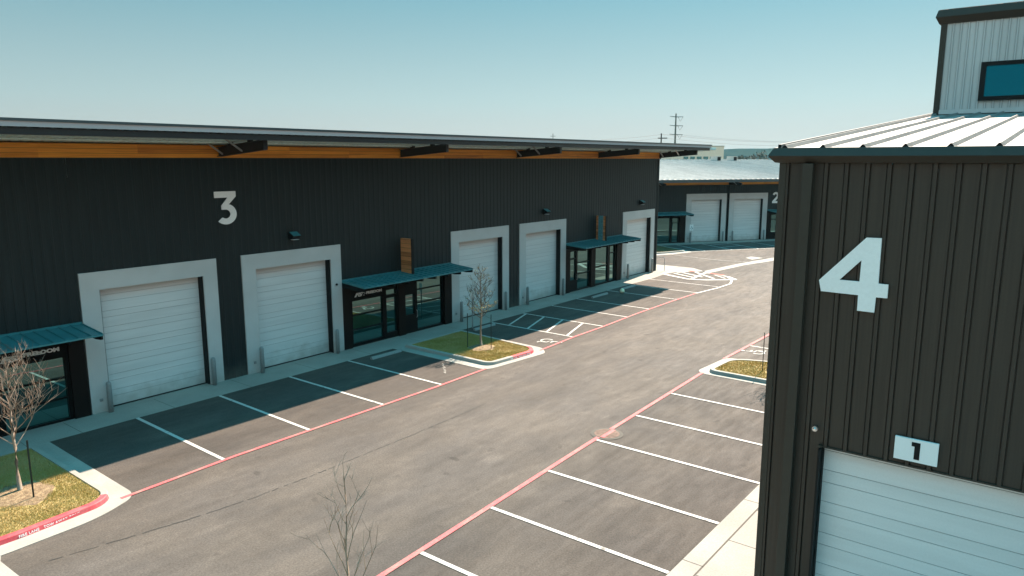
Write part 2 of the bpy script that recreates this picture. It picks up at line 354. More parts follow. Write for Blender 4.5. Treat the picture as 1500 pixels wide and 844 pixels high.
def inset(poly, w):
    n = len(poly); out = []
    for i in range(n):
        p = Vector(poly[i]); a = (p - Vector(poly[i - 1])); b = (Vector(poly[(i + 1) % n]) - p)
        if a.length < 1e-6: a = b
        if b.length < 1e-6: b = a
        a.normalize(); b.normalize()
        na = Vector((-a.y, a.x)); nb = Vector((-b.y, b.x)); m = (na + nb); m.normalize()
        k = w / max(0.3, m.dot(na)); out.append((p.x + m.x * k, p.y + m.y * k))
    return out

def text_mesh(s, size, bold=0.0, shear=0.0, ext=0.004, spacing=1.0):
    """vertices and faces of a line of lettering in the XY plane (built-in lettering, made into mesh)"""
    cu_ = bpy.data.curves.new('lettering', 'FONT'); cu_.body = s; cu_.size = size; cu_.offset = bold; cu_.shear = shear
    cu_.extrude = ext; cu_.space_character = spacing; cu_.resolution_u = 3
    o = bpy.data.objects.new('lettering', cu_); COL.objects.link(o)
    dg = bpy.context.evaluated_depsgraph_get()
    me = bpy.data.meshes.new_from_object(o.evaluated_get(dg))
    vs = [tuple(v.co) for v in me.vertices]; fs = [tuple(p.vertices) for p in me.polygons]
    bpy.data.objects.remove(o); bpy.data.curves.remove(cu_); bpy.data.meshes.remove(me)
    return vs, fs
def fill_poly(outer, holes=()):
    """triangulated flat shape with holes: vertices (2D) and faces"""
    bm = bmesh.new(); edges = []
    for loop in [outer] + list(holes):
        vs = [bm.verts.new((x, y, 0)) for x, y in loop]
        for i in range(len(vs)): edges.append(bm.edges.new((vs[i], vs[(i + 1) % len(vs)])))
    bmesh.ops.triangle_fill(bm, use_beauty=True, edges=edges, normal=(0, 0, 1))
    bm.verts.index_update()
    V = [tuple(v.co) for v in bm.verts]; Fc = [tuple(v.index for v in f.verts) for f in bm.faces]
    bm.free(); return V, Fc
def add_plate(mb, outer, holes, fn, d0, d1, mi=0):
    """flat cut-out figure with thickness: fn(x,y,depth)"""
    V, Fc = fill_poly(outer, holes)
    mb.add([fn(x, y, d0) for x, y, _ in V], Fc, mi); mb.add([fn(x, y, d1) for x, y, _ in V], [f[::-1] for f in Fc], mi)
    for loop in [outer] + list(holes):
        n = len(loop)
        mb.add([fn(x, y, d0) for x, y in loop] + [fn(x, y, d1) for x, y in loop], [(i, (i + 1) % n, n + (i + 1) % n, n + i) for i in range(n)], mi)
def arc(cx, cy, r, a0, a1, n=14): return [(cx + r * math.cos(R(a0 + (a1 - a0) * i / n)), cy + r * math.sin(R(a0 + (a1 - a0) * i / n))) for i in range(n + 1)]
FIG3 = [(0.05, 1.0), (0.68, 1.0), (0.68, 0.84), (0.46, 0.605)] + arc(0.36, 0.315, 0.315, 62, -138, 18) + [(0.245, 0.215)] + arc(0.36, 0.315, 0.135, -128, 88, 14) + [(0.24, 0.452), (0.24, 0.575), (0.43, 0.812), (0.05, 0.812)]
FIG2 = [(0.03, 0.0), (0.68, 0.0), (0.68, 0.185), (0.34, 0.185)] + arc(0.345, 0.69, 0.31, -38, 160, 16) + [(0.20, 0.71)] + arc(0.345, 0.69, 0.125, 150, -32, 12) + [(0.03, 0.155)]

# ------------------------------------------------------------------ ground, lot, paving
g = MB(); S = 3600
g.sheet([(-S, -S), (S, -S), (S, S), (-S, S)], -0.03)
struct(g.build('ground', M['earth']), 'dry open ground running out to the wooded hills', 'ground')
g = MB(); g.sheet([(-40, -40), (150, -40), (150, 110), (-40, 110)], 0.0)
struct(g.build('parking_lot', M['asphalt']), 'worn grey asphalt lot and lane between the dark buildings', 'asphalt')

# sidewalk along the big building: flush slab with cut joints
def paving(name, poly, label, joints=(), z=0.006):
    mb = MB(); mb.sheet(poly, z, 0)
    for a, b, w in joints: mb.strip([a, b], w, z + 0.003, 1)
    return struct(mb.build(name, [M['concrete'], M['joint']]), label, 'pavement')
jl = [((x, 24.6), (x, 26.12), 0.018) for x in [3.05 + 3.05 * i for i in range(16)]]
paving('sidewalk', [(-6, 24.6), (48.8, 24.6), (50.7, 24.8), (52.2, 24.6), (54.15, 23.15), (55.2, 24.4), (55.3, 27.76), (55.3, 46.5), (52.0, 46.5), (52.0, 26.4), (-6, 26.4)],
       'pale concrete sidewalk along the foot of the building numbered three', jl + [((49.0, 25.2), (55.2, 25.6), 0.02), ((52.3, 24.7), (52.3, 30), 0.02)])
jr = [((x, 3.9), (x, 6.1), 0.02) for x in [9.9 + 1.83 * i for i in range(24)]]
paving('sidewalk', [(-6, 3.9), (54, 3.9), (54, 5.66), (-6, 5.66)], 'sunlit concrete sidewalk beside the building numbered four', jr)
paving('gutter', [(8.0, 5.66), (54, 5.66), (54, 6.13), (8.0, 6.13)], 'smooth concrete gutter strip between the right stalls and their sidewalk',
       [((x + 0.4, 5.66), (x + 0.4, 6.13), 0.02) for x in [9.9 + 3.66 * i for i in range(12)]] + [((8, 5.665), (54, 5.665), 0.035)], z=0.010)
paving('pavement', [(-8, 3.9), (12.2, 3.9), (12.2, -14), (-8, -14)], 'concrete apron in front of the roller door of the building numbered four',
       [((x, 3.8), (x, -14), 0.02) for x in (9.5, 6.4, 3.4)], z=0.004)
paving('crosswalk', [(52.95, 22.35), (54.2, 23.05), (59.9, 22.45), (66.0, 21.35), (85, 17.5), (85, 16.6), (64.3, 20.55), (59.2, 21.75)], 'pale concrete path crossing the lane towards the far building', z=0.009)
paving('gutter', [(3.9, 18.0), (4.83, 18.1), (4.74, 17.85), (4.77, 16.9), (4.9, 14), (5.2, 6), (4.1, 6), (3.8, 14)], 'concrete drainage strip crossing the lane at the lower left', z=0.008)
paving('drain_pad', [(63.0, 22.45), (64.75, 22.1), (65.05, 23.3), (63.85, 23.35)], 'small square concrete pad in the lane before the far building', z=0.010)

# ---- painted lines
def paint(name, strips, m, label, z=0.012):
    mb = MB()
    for i, s_ in enumerate(strips): mb.strip(s_[0], s_[1], z + 0.0007 * (i % 7))
    return struct(mb.build(name, m), label, 'road marking')
LW = 0.115
paint('stall_line', [([(x, 24.59), (x - 0.12 * (x < 15), 19.02)], LW) for x in (10.88, 13.9, 16.95, 19.96)], M['white'], 'white stall lines in front of the first two big doors')
paint('stall_line', [([(x, 24.59), (x - 0.06, y1)], LW) for x, y1 in ((29.7, 19.3), (32.63, 19.32), (35.45, 19.42), (38.2, 19.45), (41.95, 19.5), (44.9, 19.42), (47.95, 19.3))] +
      [([(29.8, 23.4), (32.58, 24.38)], LW), ([(29.74, 22.13), (32.55, 23.1)], LW), ([(29.72, 20.92), (32.55, 21.85)], LW), ([(29.72, 19.67), (32.5, 20.53)], LW)],
      M['white'], 'white stall lines and access hatching beyond the tree island')
paint('stall_line', [([(x, y0), (x + 0.03, 6.14)], LW) for x, y0 in ((7.95, 10.7), (10.64, 10.86), (13.26, 11.0), (15.96, 11.12), (18.77, 11.27), (21.5, 11.35), (24.45, 11.5))],
      M['white'], 'white stall lines of the right hand row beside the building numbered four')
paint('stall_line', [([(x, 11.72), (x, 6.14)], LW) for x in (33.3, 36.2, 39.0, 41.8, 44.6, 47.4)] + [([(33.36, 10.4), (35.85, 11.6)], LW), ([(33.36, 9.1), (36.1, 10.4)], LW), ([(33.36, 7.8), (36.1, 9.1)], LW)],
      M['white'], 'white stall lines past the right hand grass island')
paint('fire_lane_line', [([(7.75, 18.86), (11.13, 19.03), (13.75, 19.02), (19.6, 18.98), (22.7, 19.07)], 0.125), ([(26.5, 19.02), (29.7, 19.22), (32.5, 19.25), (36.5, 19.44), (41, 19.5), (44.63, 19.46)], 0.125)],
      M['red'], 'faded red fire lane line along the left row of stalls', 0.018)
paint('fire_lane_line', [([(2.0, 10.5), (9.6, 10.87), (18.15, 11.3), (27.75, 11.68)], 0.14), ([(30.3, 11.8), (33.5, 11.78), (48, 11.78)], 0.14)], M['red'], 'faded red fire lane line along the right row of stalls', 0.018)
paint('lane_line', [([(44.63, 19.46), (47.3, 19.16), (49.6, 19.12), (50.8, 19.5), (51.8, 20.0), (52.4, 20.45)], 0.16)], M['white'], 'pale curved line rounding the corner by the hatched crossing', 0.018)
paint('lane_line', [([(62.0, 29.6), (61.2, 26.5), (60.9, 24.3), (61.4, 22.1)], 0.13)], M['worn'], 'thin pale line across the lane before the far building')
# hatched crossing at the corner
paint('crossing_hatch', [([(50.7, 24.75), (49.7, 22.35), (50.05, 21.2), (51.6, 19.5)], 0.34), ([(51.6, 19.5), (52.5, 20.4), (53.5, 22.65)], 0.26), ([(52.15, 24.45), (54.1, 23.2)], 0.3),
      ([(51.6, 24.4), (50.6, 22.3)], 0.22), ([(52.3, 24.0), (51.2, 21.9)], 0.22), ([(53.2, 23.4), (51.0, 20.9)], 0.24), ([(52.7, 21.6), (51.6, 20.3)], 0.16), ([(50.0, 22.2), (53.4, 22.6)], 0.25)],
      M['white'], 'white hatched crossing at the far corner of the building numbered three', 0.02)
mb = MB(); mb.sheet([(52.75, 20.95), (53.25, 21.0), (53.35, 22.2), (53.1, 22.2)], 0.030); mb.sheet([(53.05, 23.35), (53.5, 23.3), (53.6, 24.0), (53.1, 24.1)], 0.030)
struct(mb.build('tactile_paving', M['warn']), 'red tactile paving patches in the hatched crossing', 'paving')
mb = MB(); rr = random.Random(4); path = [(5.3, 17.08), (6.5, 16.8), (8.31, 16.41), (10, 16.2), (11.96, 16.12), (15, 16.12), (18.1, 16.19), (19.5, 16.25)]
def along(t):
    for (xa, ya), (xb, yb) in zip(path[:-1], path[1:]):
        if xa <= t <= xb: return (t, ya + (yb - ya) * (t - xa) / (xb - xa))
t = 5.4; k = 0
while t < 19:
    L_ = rr.uniform(.12, .7); pts = []
    for i in range(5):
        p = along(min(t + L_ * i / 4, 19.4)); pts.append((p[0], p[1] + rr.uniform(-.02, .02)))
    mb.strip(pts, rr.uniform(.012, .034), 0.008 + .0004 * (k % 5)); t += L_ + rr.uniform(.0, .16); k += 1
struct(mb.build('seam', M['tar']), 'dark tar seam running along the lane', 'road seam')

# wheelchair symbols
def wheelchair(c, a, s, name_label, m):
    """painted accessibility symbol: strokes of one ribbon each, stacked by a hair"""
    def T(p): return (c[0] + (p[0] * math.cos(a) - p[1] * math.sin(a)) * s, c[1] + (p[0] * math.sin(a) + p[1] * math.cos(a)) * s)
    mb = MB(); w = 0.11 * s
    mb.strip([T(p) for p in arc(0, 0, 0.36, 150, 380, 18)], w, 0.012)
    mb.strip([T(p) for p in [(-0.08, 0.72), (-0.02, 0.22), (0.36, 0.20), (0.55, -0.28), (0.70, -0.22)]], w, 0.0134)
    mb.strip([T(p) for p in [(-0.04, 0.46), (0.30, 0.44)]], w * 0.9, 0.0148)
    mb.sheet([T(p) for p in arc(-0.10, 0.90, 0.12, 0, 345, 14)], 0.0155)
    return struct(mb.build('accessible_symbol', m), name_label, 'road marking')
wheelchair((28.25, 19.85), R(180), 0.8, 'white wheelchair symbol painted in the stall right of the tree island', M['white'])
wheelchair((32.3, 11.0), R(0), 0.75, 'white wheelchair symbol painted beyond the right hand grass island', M['white'])
mb = MB()
for i in range(9):
    x = 21.2 + 0.11 * i; mb.strip([(x, 19.95 + 0.05 * math.sin(i * 2.1) + .12 * i), (x + 0.07, 20.08 + .12 * i + 0.06 * math.cos(i * 3.3))], 0.05, 0.012 + 0.0005 * i)
struct(mb.build('worn_marking', M['worn']), 'worn scrap of white paint in the stall left of the tree island', 'road marking')

# ---- planted islands
def island(gut, gr, kerb, kr, kw, grass_label, z=0.14, red=lambda nx, ny, x, y: ny < -0.35):
    gp = rounded(gut, gr)
    mb = MB(); mb.slab(gp, -0.02, 0.014, 0)
    struct(mb.build('gutter', M['kerb']), grass_label.replace('dry grass growing in', 'concrete gutter around'), 'gutter')
    kp = rounded(kerb, kr); ki = inset(kp, kw); kb = inset(kp, -0.03); n = len(kp)
    mb = MB()
    for i in range(n):
        j = (i + 1) % n
        e = Vector(kp[j]) - Vector(kp[i])
        if e.length < 1e-6: continue
        e.normalize(); nx, ny = e.y, -e.x
        mi = 1 if red(nx, ny, kp[i][0], kp[i][1]) else 0
        k2 = inset(kp, 0.02)
        mb.add([(*kb[i], 0.012), (*kb[j], 0.012), (*kp[j], z - 0.02), (*kp[i], z - 0.02), (*k2[j], z), (*k2[i], z), (*ki[j], z), (*ki[i], z), (*ki[j], z - 0.06), (*ki[i], z - 0.06)],
               [(0, 1, 2, 3), (3, 2, 4, 5), (5, 4, 6, 7), (7, 6, 8, 9)], mi)
    k = mb.build('kerb', [M['kerb'], M['redk']]); struct(k, grass_label.replace('dry grass growing in', 'raised concrete kerb around'), 'kerb')
    return ki, k
def in_poly(x, y, P):
    c = False; n = len(P)
    for i in range(n):
        x1, y1 = P[i]; x2, y2 = P[i - 1]
        if (y1 > y) != (y2 > y) and x < (x2 - x1) * (y - y1) / (y2 - y1) + x1: c = not c
    return c
def grass(poly, label, density, discs=(), z=0.12, base='grassbase', blade='blade'):
    mb = MB(); mb.sheet(poly, z - 0.01, 0)
    xs = [p[0] for p in poly]; ys = [p[1] for p in poly]; x0, x1, y0, y1 = min(xs), max(xs), min(ys), max(ys)
    n = int((x1 - max(x0, 3.6)) * (y1 - y0) * density * 2.2); pi = inset(poly, 0.03)
    rr = random.Random(5)
    for _ in range(n):
        x = rr.uniform(max(x0, 3.6), x1); y = rr.uniform(y0, y1)
        if not in_poly(x, y, pi): continue
        bare = False
        for cx, cy, r1, r2 in discs:
            q = math.hypot((x - cx) / r1, (y - cy) / r2) + 0.12 * math.sin(5 * math.atan2(y - cy, x - cx))
            if q < 1 and rr.random() < 0.96: bare = True
        if bare: continue
        clump = 0.5 + 0.5 * math.sin(x * 2.3 + 1.7 * math.sin(y * 1.9)) * math.cos(y * 2.7 + x)
        h = rr.uniform(0.025, 0.05) * (0.7 + 0.7 * clump); a = rr.uniform(0, 6.28); w = rr.uniform(0.004, 0.008)
        lx, ly = rr.uniform(-.03, .03), rr.uniform(-.03, .03)
        mb.add([(x - w * math.cos(a), y - w * math.sin(a), z - 0.01), (x + w * math.cos(a), y + w * math.sin(a), z - 0.01), (x + lx, y + ly, z + h)], [(0, 1, 2)], 1)
    return tag(mb.build('grass', [M[base], M[blade]]), label, 'grass', kind='stuff')
def mulch(cx, cy, r1, r2, label, z=0.125):
    mb = MB(); k = 28; pts = []
    rr = random.Random(int(cx * 10)); ring = [(cx + r1 * (1 + rr.uniform(-.12, .12)) * math.cos(2 * math.pi * i / k), cy + r2 * (1 + rr.uniform(-.12, .12)) * math.sin(2 * math.pi * i / k)) for i in range(k)]
    mid = [(cx + (p[0] - cx) * .55, cy + (p[1] - cy) * .55) for p in ring]
    V = [(cx, cy, z + .02)] + [(x, y, z + .014 + rr.uniform(-.006, .006)) for x, y in mid] + [(x, y, z - .012) for x, y in ring]
    F_ = [(0, 1 + i, 1 + (i + 1) % k) for i in range(k)] + [(1 + i, 1 + k + i, 1 + k + (i + 1) % k, 1 + (i + 1) % k) for i in range(k)]
    mb.add(V, F_)
    for _ in range(260):
        t = rr.uniform(0, 6.28); q = math.sqrt(rr.random()) * .98; x = cx + r1 * q * math.cos(t); y = cy + r2 * q * math.sin(t); a = rr.uniform(0, 3.14); l_ = rr.uniform(.02, .06)
        zz = z + .02 - .025 * max(0, q - .5) * 2 + .006
        mb.add([(x, y, zz), (x + l_ * math.cos(a), y + l_ * math.sin(a), zz + rr.uniform(0, .02)), (x + .015 * math.sin(a), y - .015 * math.cos(a), zz + .004)], [(0, 1, 2)])
    return tag(mb.build('mulch', M['mulch'], smooth=False), label, 'mulch', kind='stuff')

# left island (lower left of the photo)
ki, kb1 = island([(0.0, 18.08), (5.0, 18.1), (6.9, 18.2), (8.1, 18.75), (8.18, 24.6), (0.0, 24.6)], [0, 0, 3.0, 0.7, 0, 0],
                 [(0.3, 18.6), (5.4, 18.63), (7.66, 18.85), (7.68, 24.3), (0.3, 24.3)], [0, 3, 0.75, 0, 0], 0.16, 'dry grass growing in the lower left island with a bare tree',
                 red=lambda nx, ny, x, y: ny < -0.25 and x < 7.5)
grass(ki, 'short yellow green grass around the bare tree in the lower left island', 1500, [(6.2, 20.9, 0.66, 0.85)])
mulch(6.2, 20.9, 0.66, 0.86, 'brown mulch ring under the bare tree in the lower left island')
ki, kb2 = island([(22.55, 18.95), (23.4, 18.82), (26.3, 18.55), (26.95, 19.2), (27.25, 24.6), (22.6, 24.6)], [0.5, 2.0, 0.6, 0.6, 0, 0],
                 [(23.08, 19.2), (24.6, 19.05), (26.45, 18.93), (26.98, 24.3), (23.12, 24.3)], [0.45, 3.0, 0.9, 0, 0], 0.17, 'dry grass growing in the middle island before the awning',
                 red=lambda nx, ny, x, y: ny < -0.35 and x > 23.6)
grass(ki, 'short yellow green grass around the twiggy tree in the middle island', 1300, [(24.95, 21.2, 0.62, 0.6)])
mulch(24.95, 21.2, 0.64, 0.62, 'brown mulch ring under the twiggy tree in the middle island')
ki, kb3 = island([(27.55, 6.14), (31.4, 6.14), (31.0, 9.9), (30.55, 11.80), (27.62, 11.98)], [0, 0, 2, 0.4, 0.5],
                 [(27.88, 6.5), (31.1, 6.5), (30.72, 10.1), (30.2, 11.45), (27.87, 11.55)], [0, 0, 2.5, 1.0, 0.4], 0.17, 'dry grass growing in the right hand island beside the dark corner',
                 red=lambda nx, ny, x, y: False)
grass(ki, 'short bright grass in the right hand island beside the dark corner', 1100, [(29.4, 9.0, 0.6, 0.6)])
mulch(29.4, 9.0, 0.6, 0.6, 'brown mulch ring half hidden in the right hand island')
ki, kb4 = island([(3.6, 6.14), (7.9, 6.14), (7.75, 10.2), (6.6, 10.55), (3.6, 10.4)], [0, 0, 0.9, 1, 0.6], [(4.0, 6.5), (7.55, 6.5), (7.45, 10.0), (6.4, 10.2), (4.0, 10.1)], [0, 0, 0.8, 1, 0.5], 0.16,
                 'dry grass growing in the near island below the camera', red=lambda nx, ny, x, y: False)
grass(ki, 'short grass under the bare tree nearest the camera', 500, [(6.8, 8.6, 0.6, 0.6)])

# red kerb lettering
def kerb_text(s_, p0, p1, zc, size, parent):
    vs, fs = text_mesh(s_, size, bold=0.0015, ext=0.002, spacing=1.12)
    w = max(v[0] for v in vs); d = (Vector(p1) - Vector(p0)); L = d.length; d.normalize(); k = L / w
    nrm = Vector((d.y, -d.x))
    mb = MB(); mb.add([(p0[0] + d.x * v[0] * k + nrm.x * (0.012 + v[2] - 0.24 * (v[1] - .0)), p0[1] + d.y * v[0] * k + nrm.y * (0.012 + v[2] - 0.24 * v[1]), zc + v[1]) for v in vs], fs)
    return mb.build('lettering', M['sign'], parent)
kerb_text('FIRE LANE   TOW AWAY ZONE', (5.35, 18.613), (6.72, 18.75), 0.032, 0.085, kb1)
kerb_text('FIRE LANE   TOW AWAY ZONE', (24.35, 19.045), (25.7, 18.96), 0.032, 0.085, kb2)

# ------------------------------------------------------------------ building parts
RP = 0.3048
def panel_wall(mb, x0, x1, z0, z1, y=0.0, pitch=RP, h=0.016, wt=0.034, wb=0.05, off=0.0, mi=0, gr=0.0):
    pts = [(x0, 0.0)]; k = math.floor((x0 - off) / pitch) - 1
    while off + k * pitch < x1 + pitch:
        c = off + k * pitch
        for dx, dy in (((-wb, 0), (-wt, h), (wt, h), (wb, 0)) if gr == 0 else ((-wb - .016, 0), (-wb - .014, -gr), (-wb, -gr), (-wt, h), (wt, h), (wb, -gr), (wb + .014, -gr), (wb + .016, 0))):
            if x0 < c + dx < x1: pts.append((c + dx, dy))
        k += 1
    pts.append((x1, pts[-1][1]) if pts[-1][1] == 0 else (x1, pts[-1][1]))
    n = len(pts)
    mb.add([(x, y - d, z0) for x, d in pts] + [(x, y - d, z1) for x, d in pts], [(i, i + 1, n + i + 1, n + i) for i in range(n - 1)], mi)

def loading_door(root, x0, w=4.93, h=4.9, op=0.65, opw=3.66, oph=4.28, right=0.60, surround=True, label=None):
    """opening in the wall starting at x0: door leaf with grooves, pale surround and dark jambs"""
    a = x0 + op; b = x0 + w - right; rec = 0.30
    mb = MB(); z = 0.03; pr = []
    # leaf profile: sections with a joint and a mid line
    cuts = []; zz = 0.03
    while zz < oph:
        cuts.append(zz + 0.35); cuts.append(zz + 0.571); zz += 0.571
    prev = 0.03
    for c in cuts:
        c = min(c, oph)
        if c - prev > 0.03:
            mb.box(a, b, rec, rec + 0.04, prev, c - 0.012, 0)
            if c < oph: mb.box(a, b, rec + 0.014, rec + 0.04, c - 0.012, c, 1)
        prev = c
        if c >= oph: break
    mb.box(a, b, rec - 0.004, rec + 0.03, 0.0, 0.03, 2)
    leaf = mb.build('loading_door', [M['door'], M['groove'], M['darkin']], root)
    for xa in (b, a - 0.035):
        j = MB(); j.box(xa, xa + 0.035, 0.0, rec + 0.05, 0, oph); j.build('jamb', M['darkin'], leaf)
    hd = MB(); hd.box(a, b, 0.0 if surround else 0.2, rec - 0.003, oph, oph + 0.03); hd.build('head', M['door'], leaf)
    if surround:
        s_ = MB(); s_.box(x0, a - 0.036, -0.06, 0.05, 0.0, oph); s_.box(b + 0.036, x0 + w, -0.06, 0.05, 0.0, oph); s_.box(x0, x0 + w, -0.06, 0.05, oph + 0.031, h)
        s_.box(x0, a - 0.036, -0.058, 0.05, oph, oph + 0.031); s_.box(b + 0.036, x0 + w, -0.058, 0.05, oph, oph + 0.031); s_.box(a - 0.036, b + 0.036, -0.058, 0.0, oph, oph + 0.031)
        s_.build('door_surround', M['surround'], leaf)
        ou = MB(); ou.box(x0 + 0.27, x0 + 0.37, -0.10, -0.06, 0.40, 0.50); ou.box(x0 + 0.295, x0 + 0.345, -0.115, -0.10, 0.425, 0.475); ou.build('outlet', M['bollard'], leaf, bevel=0.008)
    return leaf

def storefront(root, x0, w, panes, mullions, handles, lettering, pil, label=None, top=2.86):
    """dark glazed entrance x0..x0+w; panes are (x0,x1,z0,z1) relative"""
    mb = MB(); y0 = 0.02
    # frame as a grid of boxes around the panes
    xs = sorted(set([0, w] + [p[0] for p in panes] + [p[1] for p in panes]))
    for i in range(len(xs) - 1):
        xa, xb = xs[i], xs[i + 1]; mid = (xa + xb) / 2
        holes = sorted([(p[2], p[3]) for p in panes if p[0] <= mid <= p[1]])
        z = 0.0
        for za, zb in holes:
            if za - z > 0.001: mb.box(x0 + xa, x0 + xb, y0, y0 + 0.14, z, za)
            z = zb
        mb.box(x0 + xa, x0 + xb, y0, y0 + 0.14, z, top)
    fr = mb.build('storefront', M['store'], root)
    for p in panes:
        g_ = MB(); g_.box(x0 + p[0], x0 + p[1], y0 + 0.08, y0 + 0.10, p[2], p[3]); g_.build('window_pane', M['glass'], fr)
    for xa, xb, zc in mullions:
        mu = MB(); mu.box(x0 + xa, x0 + xb, y0 + 0.02, y0 + 0.078, zc - 0.028, zc + 0.028); mu.build('mullion', M['store'], fr)
    for px, pw in pil:
        pb = MB(); pb.box(x0 + px, x0 + px + pw, y0 - 0.09, y0 - 0.001, 0, top); pb.build('pilaster', M['storebrown'], fr)
    for hx in handles:
        h_ = MB(); h_.tube([(x0 + hx, y0 - 0.02, 0.75), (x0 + hx, y0 - 0.07, 0.78), (x0 + hx, y0 - 0.07, 1.10), (x0 + hx, y0 - 0.02, 1.13)], 0.014, 6); h_.build('door_handle', M['steel'], fr)
    for s_, lx, lz, size, width, sh in lettering:
        vs, fs = text_mesh(s_, size, bold=0.009 * size / 0.14, shear=sh, ext=0.002)
        k = width / max(v[0] for v in vs); t = MB(); t.add([(x0 + lx + v[0] * k, y0 - 0.006 - v[2], lz + v[1]) for v in vs], fs); t.build('lettering', M['sign'], fr)
        if s_ == 'FS':
            for dx, dz in ((0.02, 0.0), (0.085, 0.075), (0.02, 0.115)):
                q = MB(); q.prism([(0, 0), (.045, 0), (.055, .035), (.01, .035)], lambda p_, q_, t_, dx=dx, dz=dz: (x0 + lx + width + dx + p_, y0 - t_, lz + dz + q_), 0.003, 0.008)
                q.build('logo_mark', M['sign'], fr)
    return fr

def awning(root, x0, w, z=3.2, proj=1.58, drop=0.13):
    mb = MB()
    sl_ = lambda y: z - drop * (-y / proj)
    mb.add([(x0, 0, z), (x0 + w, 0, z), (x0 + w, -proj, z - drop), (x0, -proj, z - drop), (x0, 0, z - .05), (x0 + w, 0, z - .05), (x0 + w, -proj, z - drop - .05), (x0, -proj, z - drop - .05)],
           [(3, 2, 1, 0), (4, 5, 6, 7), (2, 3, 7, 6), (0, 4, 7, 3), (1, 2, 6, 5)])
    k = int(round(w / 0.37))
    for i in range(k + 1):
        c = x0 + min(max(i * w / k, 0.02), w - 0.02)
        mb.prism([(-.02, 0), (.02, 0), (.011, .045), (-.011, .045)], lambda p, q, t, c=c: (c + p, -t * proj, z - drop * t + q - 0.002), 0.01, 1.0)
    mb.box(x0, x0 + w, -0.045, 0.0, z + 0.001, z + 0.075)
    a = mb.build('awning', M['awn'], root)
    n = 9
    for i in range(n):
        br = MB(); c = x0 + 0.05 + (w - 0.1) * i / (n - 1)
        br.prism([(0, 0.052), (-proj + .01, 0.052), (-proj + .01, 0.17), (-proj * .75, 0.24), (0, 0.28)], lambda p, q, t, c=c: (c + t, p, z + p * drop / proj * 1.0 - q), -0.035, 0.035)
        br.build('awning_bracket', M['store'], a)
    return a

def blade_sign(root, x0, z0=3.19, plate=False):
    mb = MB(); mb.box(x0, x0 + 0.12, -0.78, -0.06, z0, z0 + 1.68)
    b = mb.build('blade_sign', M['bladewood'], root)
    e = MB(); e.box(x0 - 0.012, x0 + 0.132, -0.83, -0.781, z0 - 0.02, z0 + 1.70); e.build('edge_trim', M['darkin'], b)
    for zb in (.2, 1.2):
        e = MB(); e.box(x0 + 0.02, x0 + 0.10, -0.059, 0.0, z0 + zb, z0 + zb + .2); e.build('mounting_bracket', M['darkin'], b)
    if plate:
        p = MB(); p.box(x0 - 0.03, x0 - 0.002, -0.60, -0.24, z0 + 0.0, z0 + 1.70); p.build('sign_plate', M['signplate'], b)
    return b

def wall_lamp(root, x, z=5.5):
    mb = MB(); mb.prism([(0, -0.15), (0, 0.15), (-0.08, 0.15), (-0.36, 0.0), (-0.36, -0.05), (-0.10, -0.15)], lambda p, q, t: (x + t, p - 0.018, z + q), -0.19, 0.19)
    o = mb.build('wall_lamp', M['darkin'], root)
    h_ = MB(); h_.prism([(-0.08, 0.152), (-0.365, 0.002), (-0.365, 0.012), (-0.08, 0.162)], lambda p, q, t: (x + t, p - 0.018, z + q), -0.19, 0.19); h_.build('lamp_lit_top', M['awn'], o)  # teal sheet paints in the sky light on the lamp's sloping top
    l_ = MB(); l_.box(x - .15, x + .15, -0.30, -0.12, z - 0.165, z - 0.155); l_.build('lamp_lens', M['sign'], o)
    return o

def figure(root, outline, holes, x, z, h, m, wk=1.0, name='number_sign'):
    mb = MB(); add_plate(mb, [(px, py) for px, py in outline], holes, lambda px, py, d: (x + px * h * wk, -0.045 - d, z + py * h), 0.0, 0.03)
    return mb.build(name, m, root, recalc=True)

def open_roof(root, x0, x1, yf, zf, yb, slope, over_beams, dirn=1, wall_top=8.7, band_z=(8.7, 9.15), beam_end=-3.1, beam_xs=(), strut_xs=(), rm='galv'):
    """shed roof: fascia at local y=yf, underside height zf there, falling (or rising) towards yb"""
    zz = lambda y: zf - slope * (y - yf)
    th = 0.13
    mb = MB(); mb.add([(x0, yf, zz(yf) + th), (x1, yf, zz(yf) + th), (x1, yb, zz(yb) + th), (x0, yb, zz(yb) + th)], [(0, 1, 2, 3)])
    k = int((x1 - x0) / 0.61)
    for i in range(k + 1):
        c = x0 + i * (x1 - x0) / k
        c = min(max(c, x0 + .06), x1 - .06)
        mb.add([(c - .055, yf, zz(yf) + th), (c - .02, yf, zz(yf) + th + .065), (c + .02, yf, zz(yf) + th + .065), (c + .055, yf, zz(yf) + th),
                (c - .055, yb, zz(yb) + th), (c - .02, yb, zz(yb) + th + .065), (c + .02, yb, zz(yb) + th + .065), (c + .055, yb, zz(yb) + th)],
               [(0, 1, 5, 4), (1, 2, 6, 5), (2, 3, 7, 6), (3, 2, 1, 0)])
    mb.add([(x1, yf, zz(yf)), (x1, yb, zz(yb)), (x1, yb, zz(yb) + th), (x1, yf, zz(yf) + th)], [(0, 1, 2, 3)])
    mb.add([(x0, yf, zz(yf)), (x0, yb, zz(yb)), (x0, yb, zz(yb) + th), (x0, yf, zz(yf) + th)], [(3, 2, 1, 0)])
    rf = mb.build('roof', M[rm], root)
    u = MB(); n = int((x1 - x0) / 0.3)
    # ribbed underside, ribs run with the fall
    pts = []
    for i in range(n):
        a = x0 + (x1 - x0) * i / n; pts += [(a, 0.0), (a + .19, 0.0), (a + .21, 0.03), (a + .28, 0.03)]
    pts.append((x1, 0.0)); m_ = len(pts)
    u.add([(x, yf + .05, zz(yf + .05) + d) for x, d in pts] + [(x, yb, zz(yb) + d) for x, d in pts], [(i, m_ + i, m_ + i + 1, i + 1) for i in range(m_ - 1)])
    u.build('roof_underside', M['soffit'], rf)
    return rf, zz

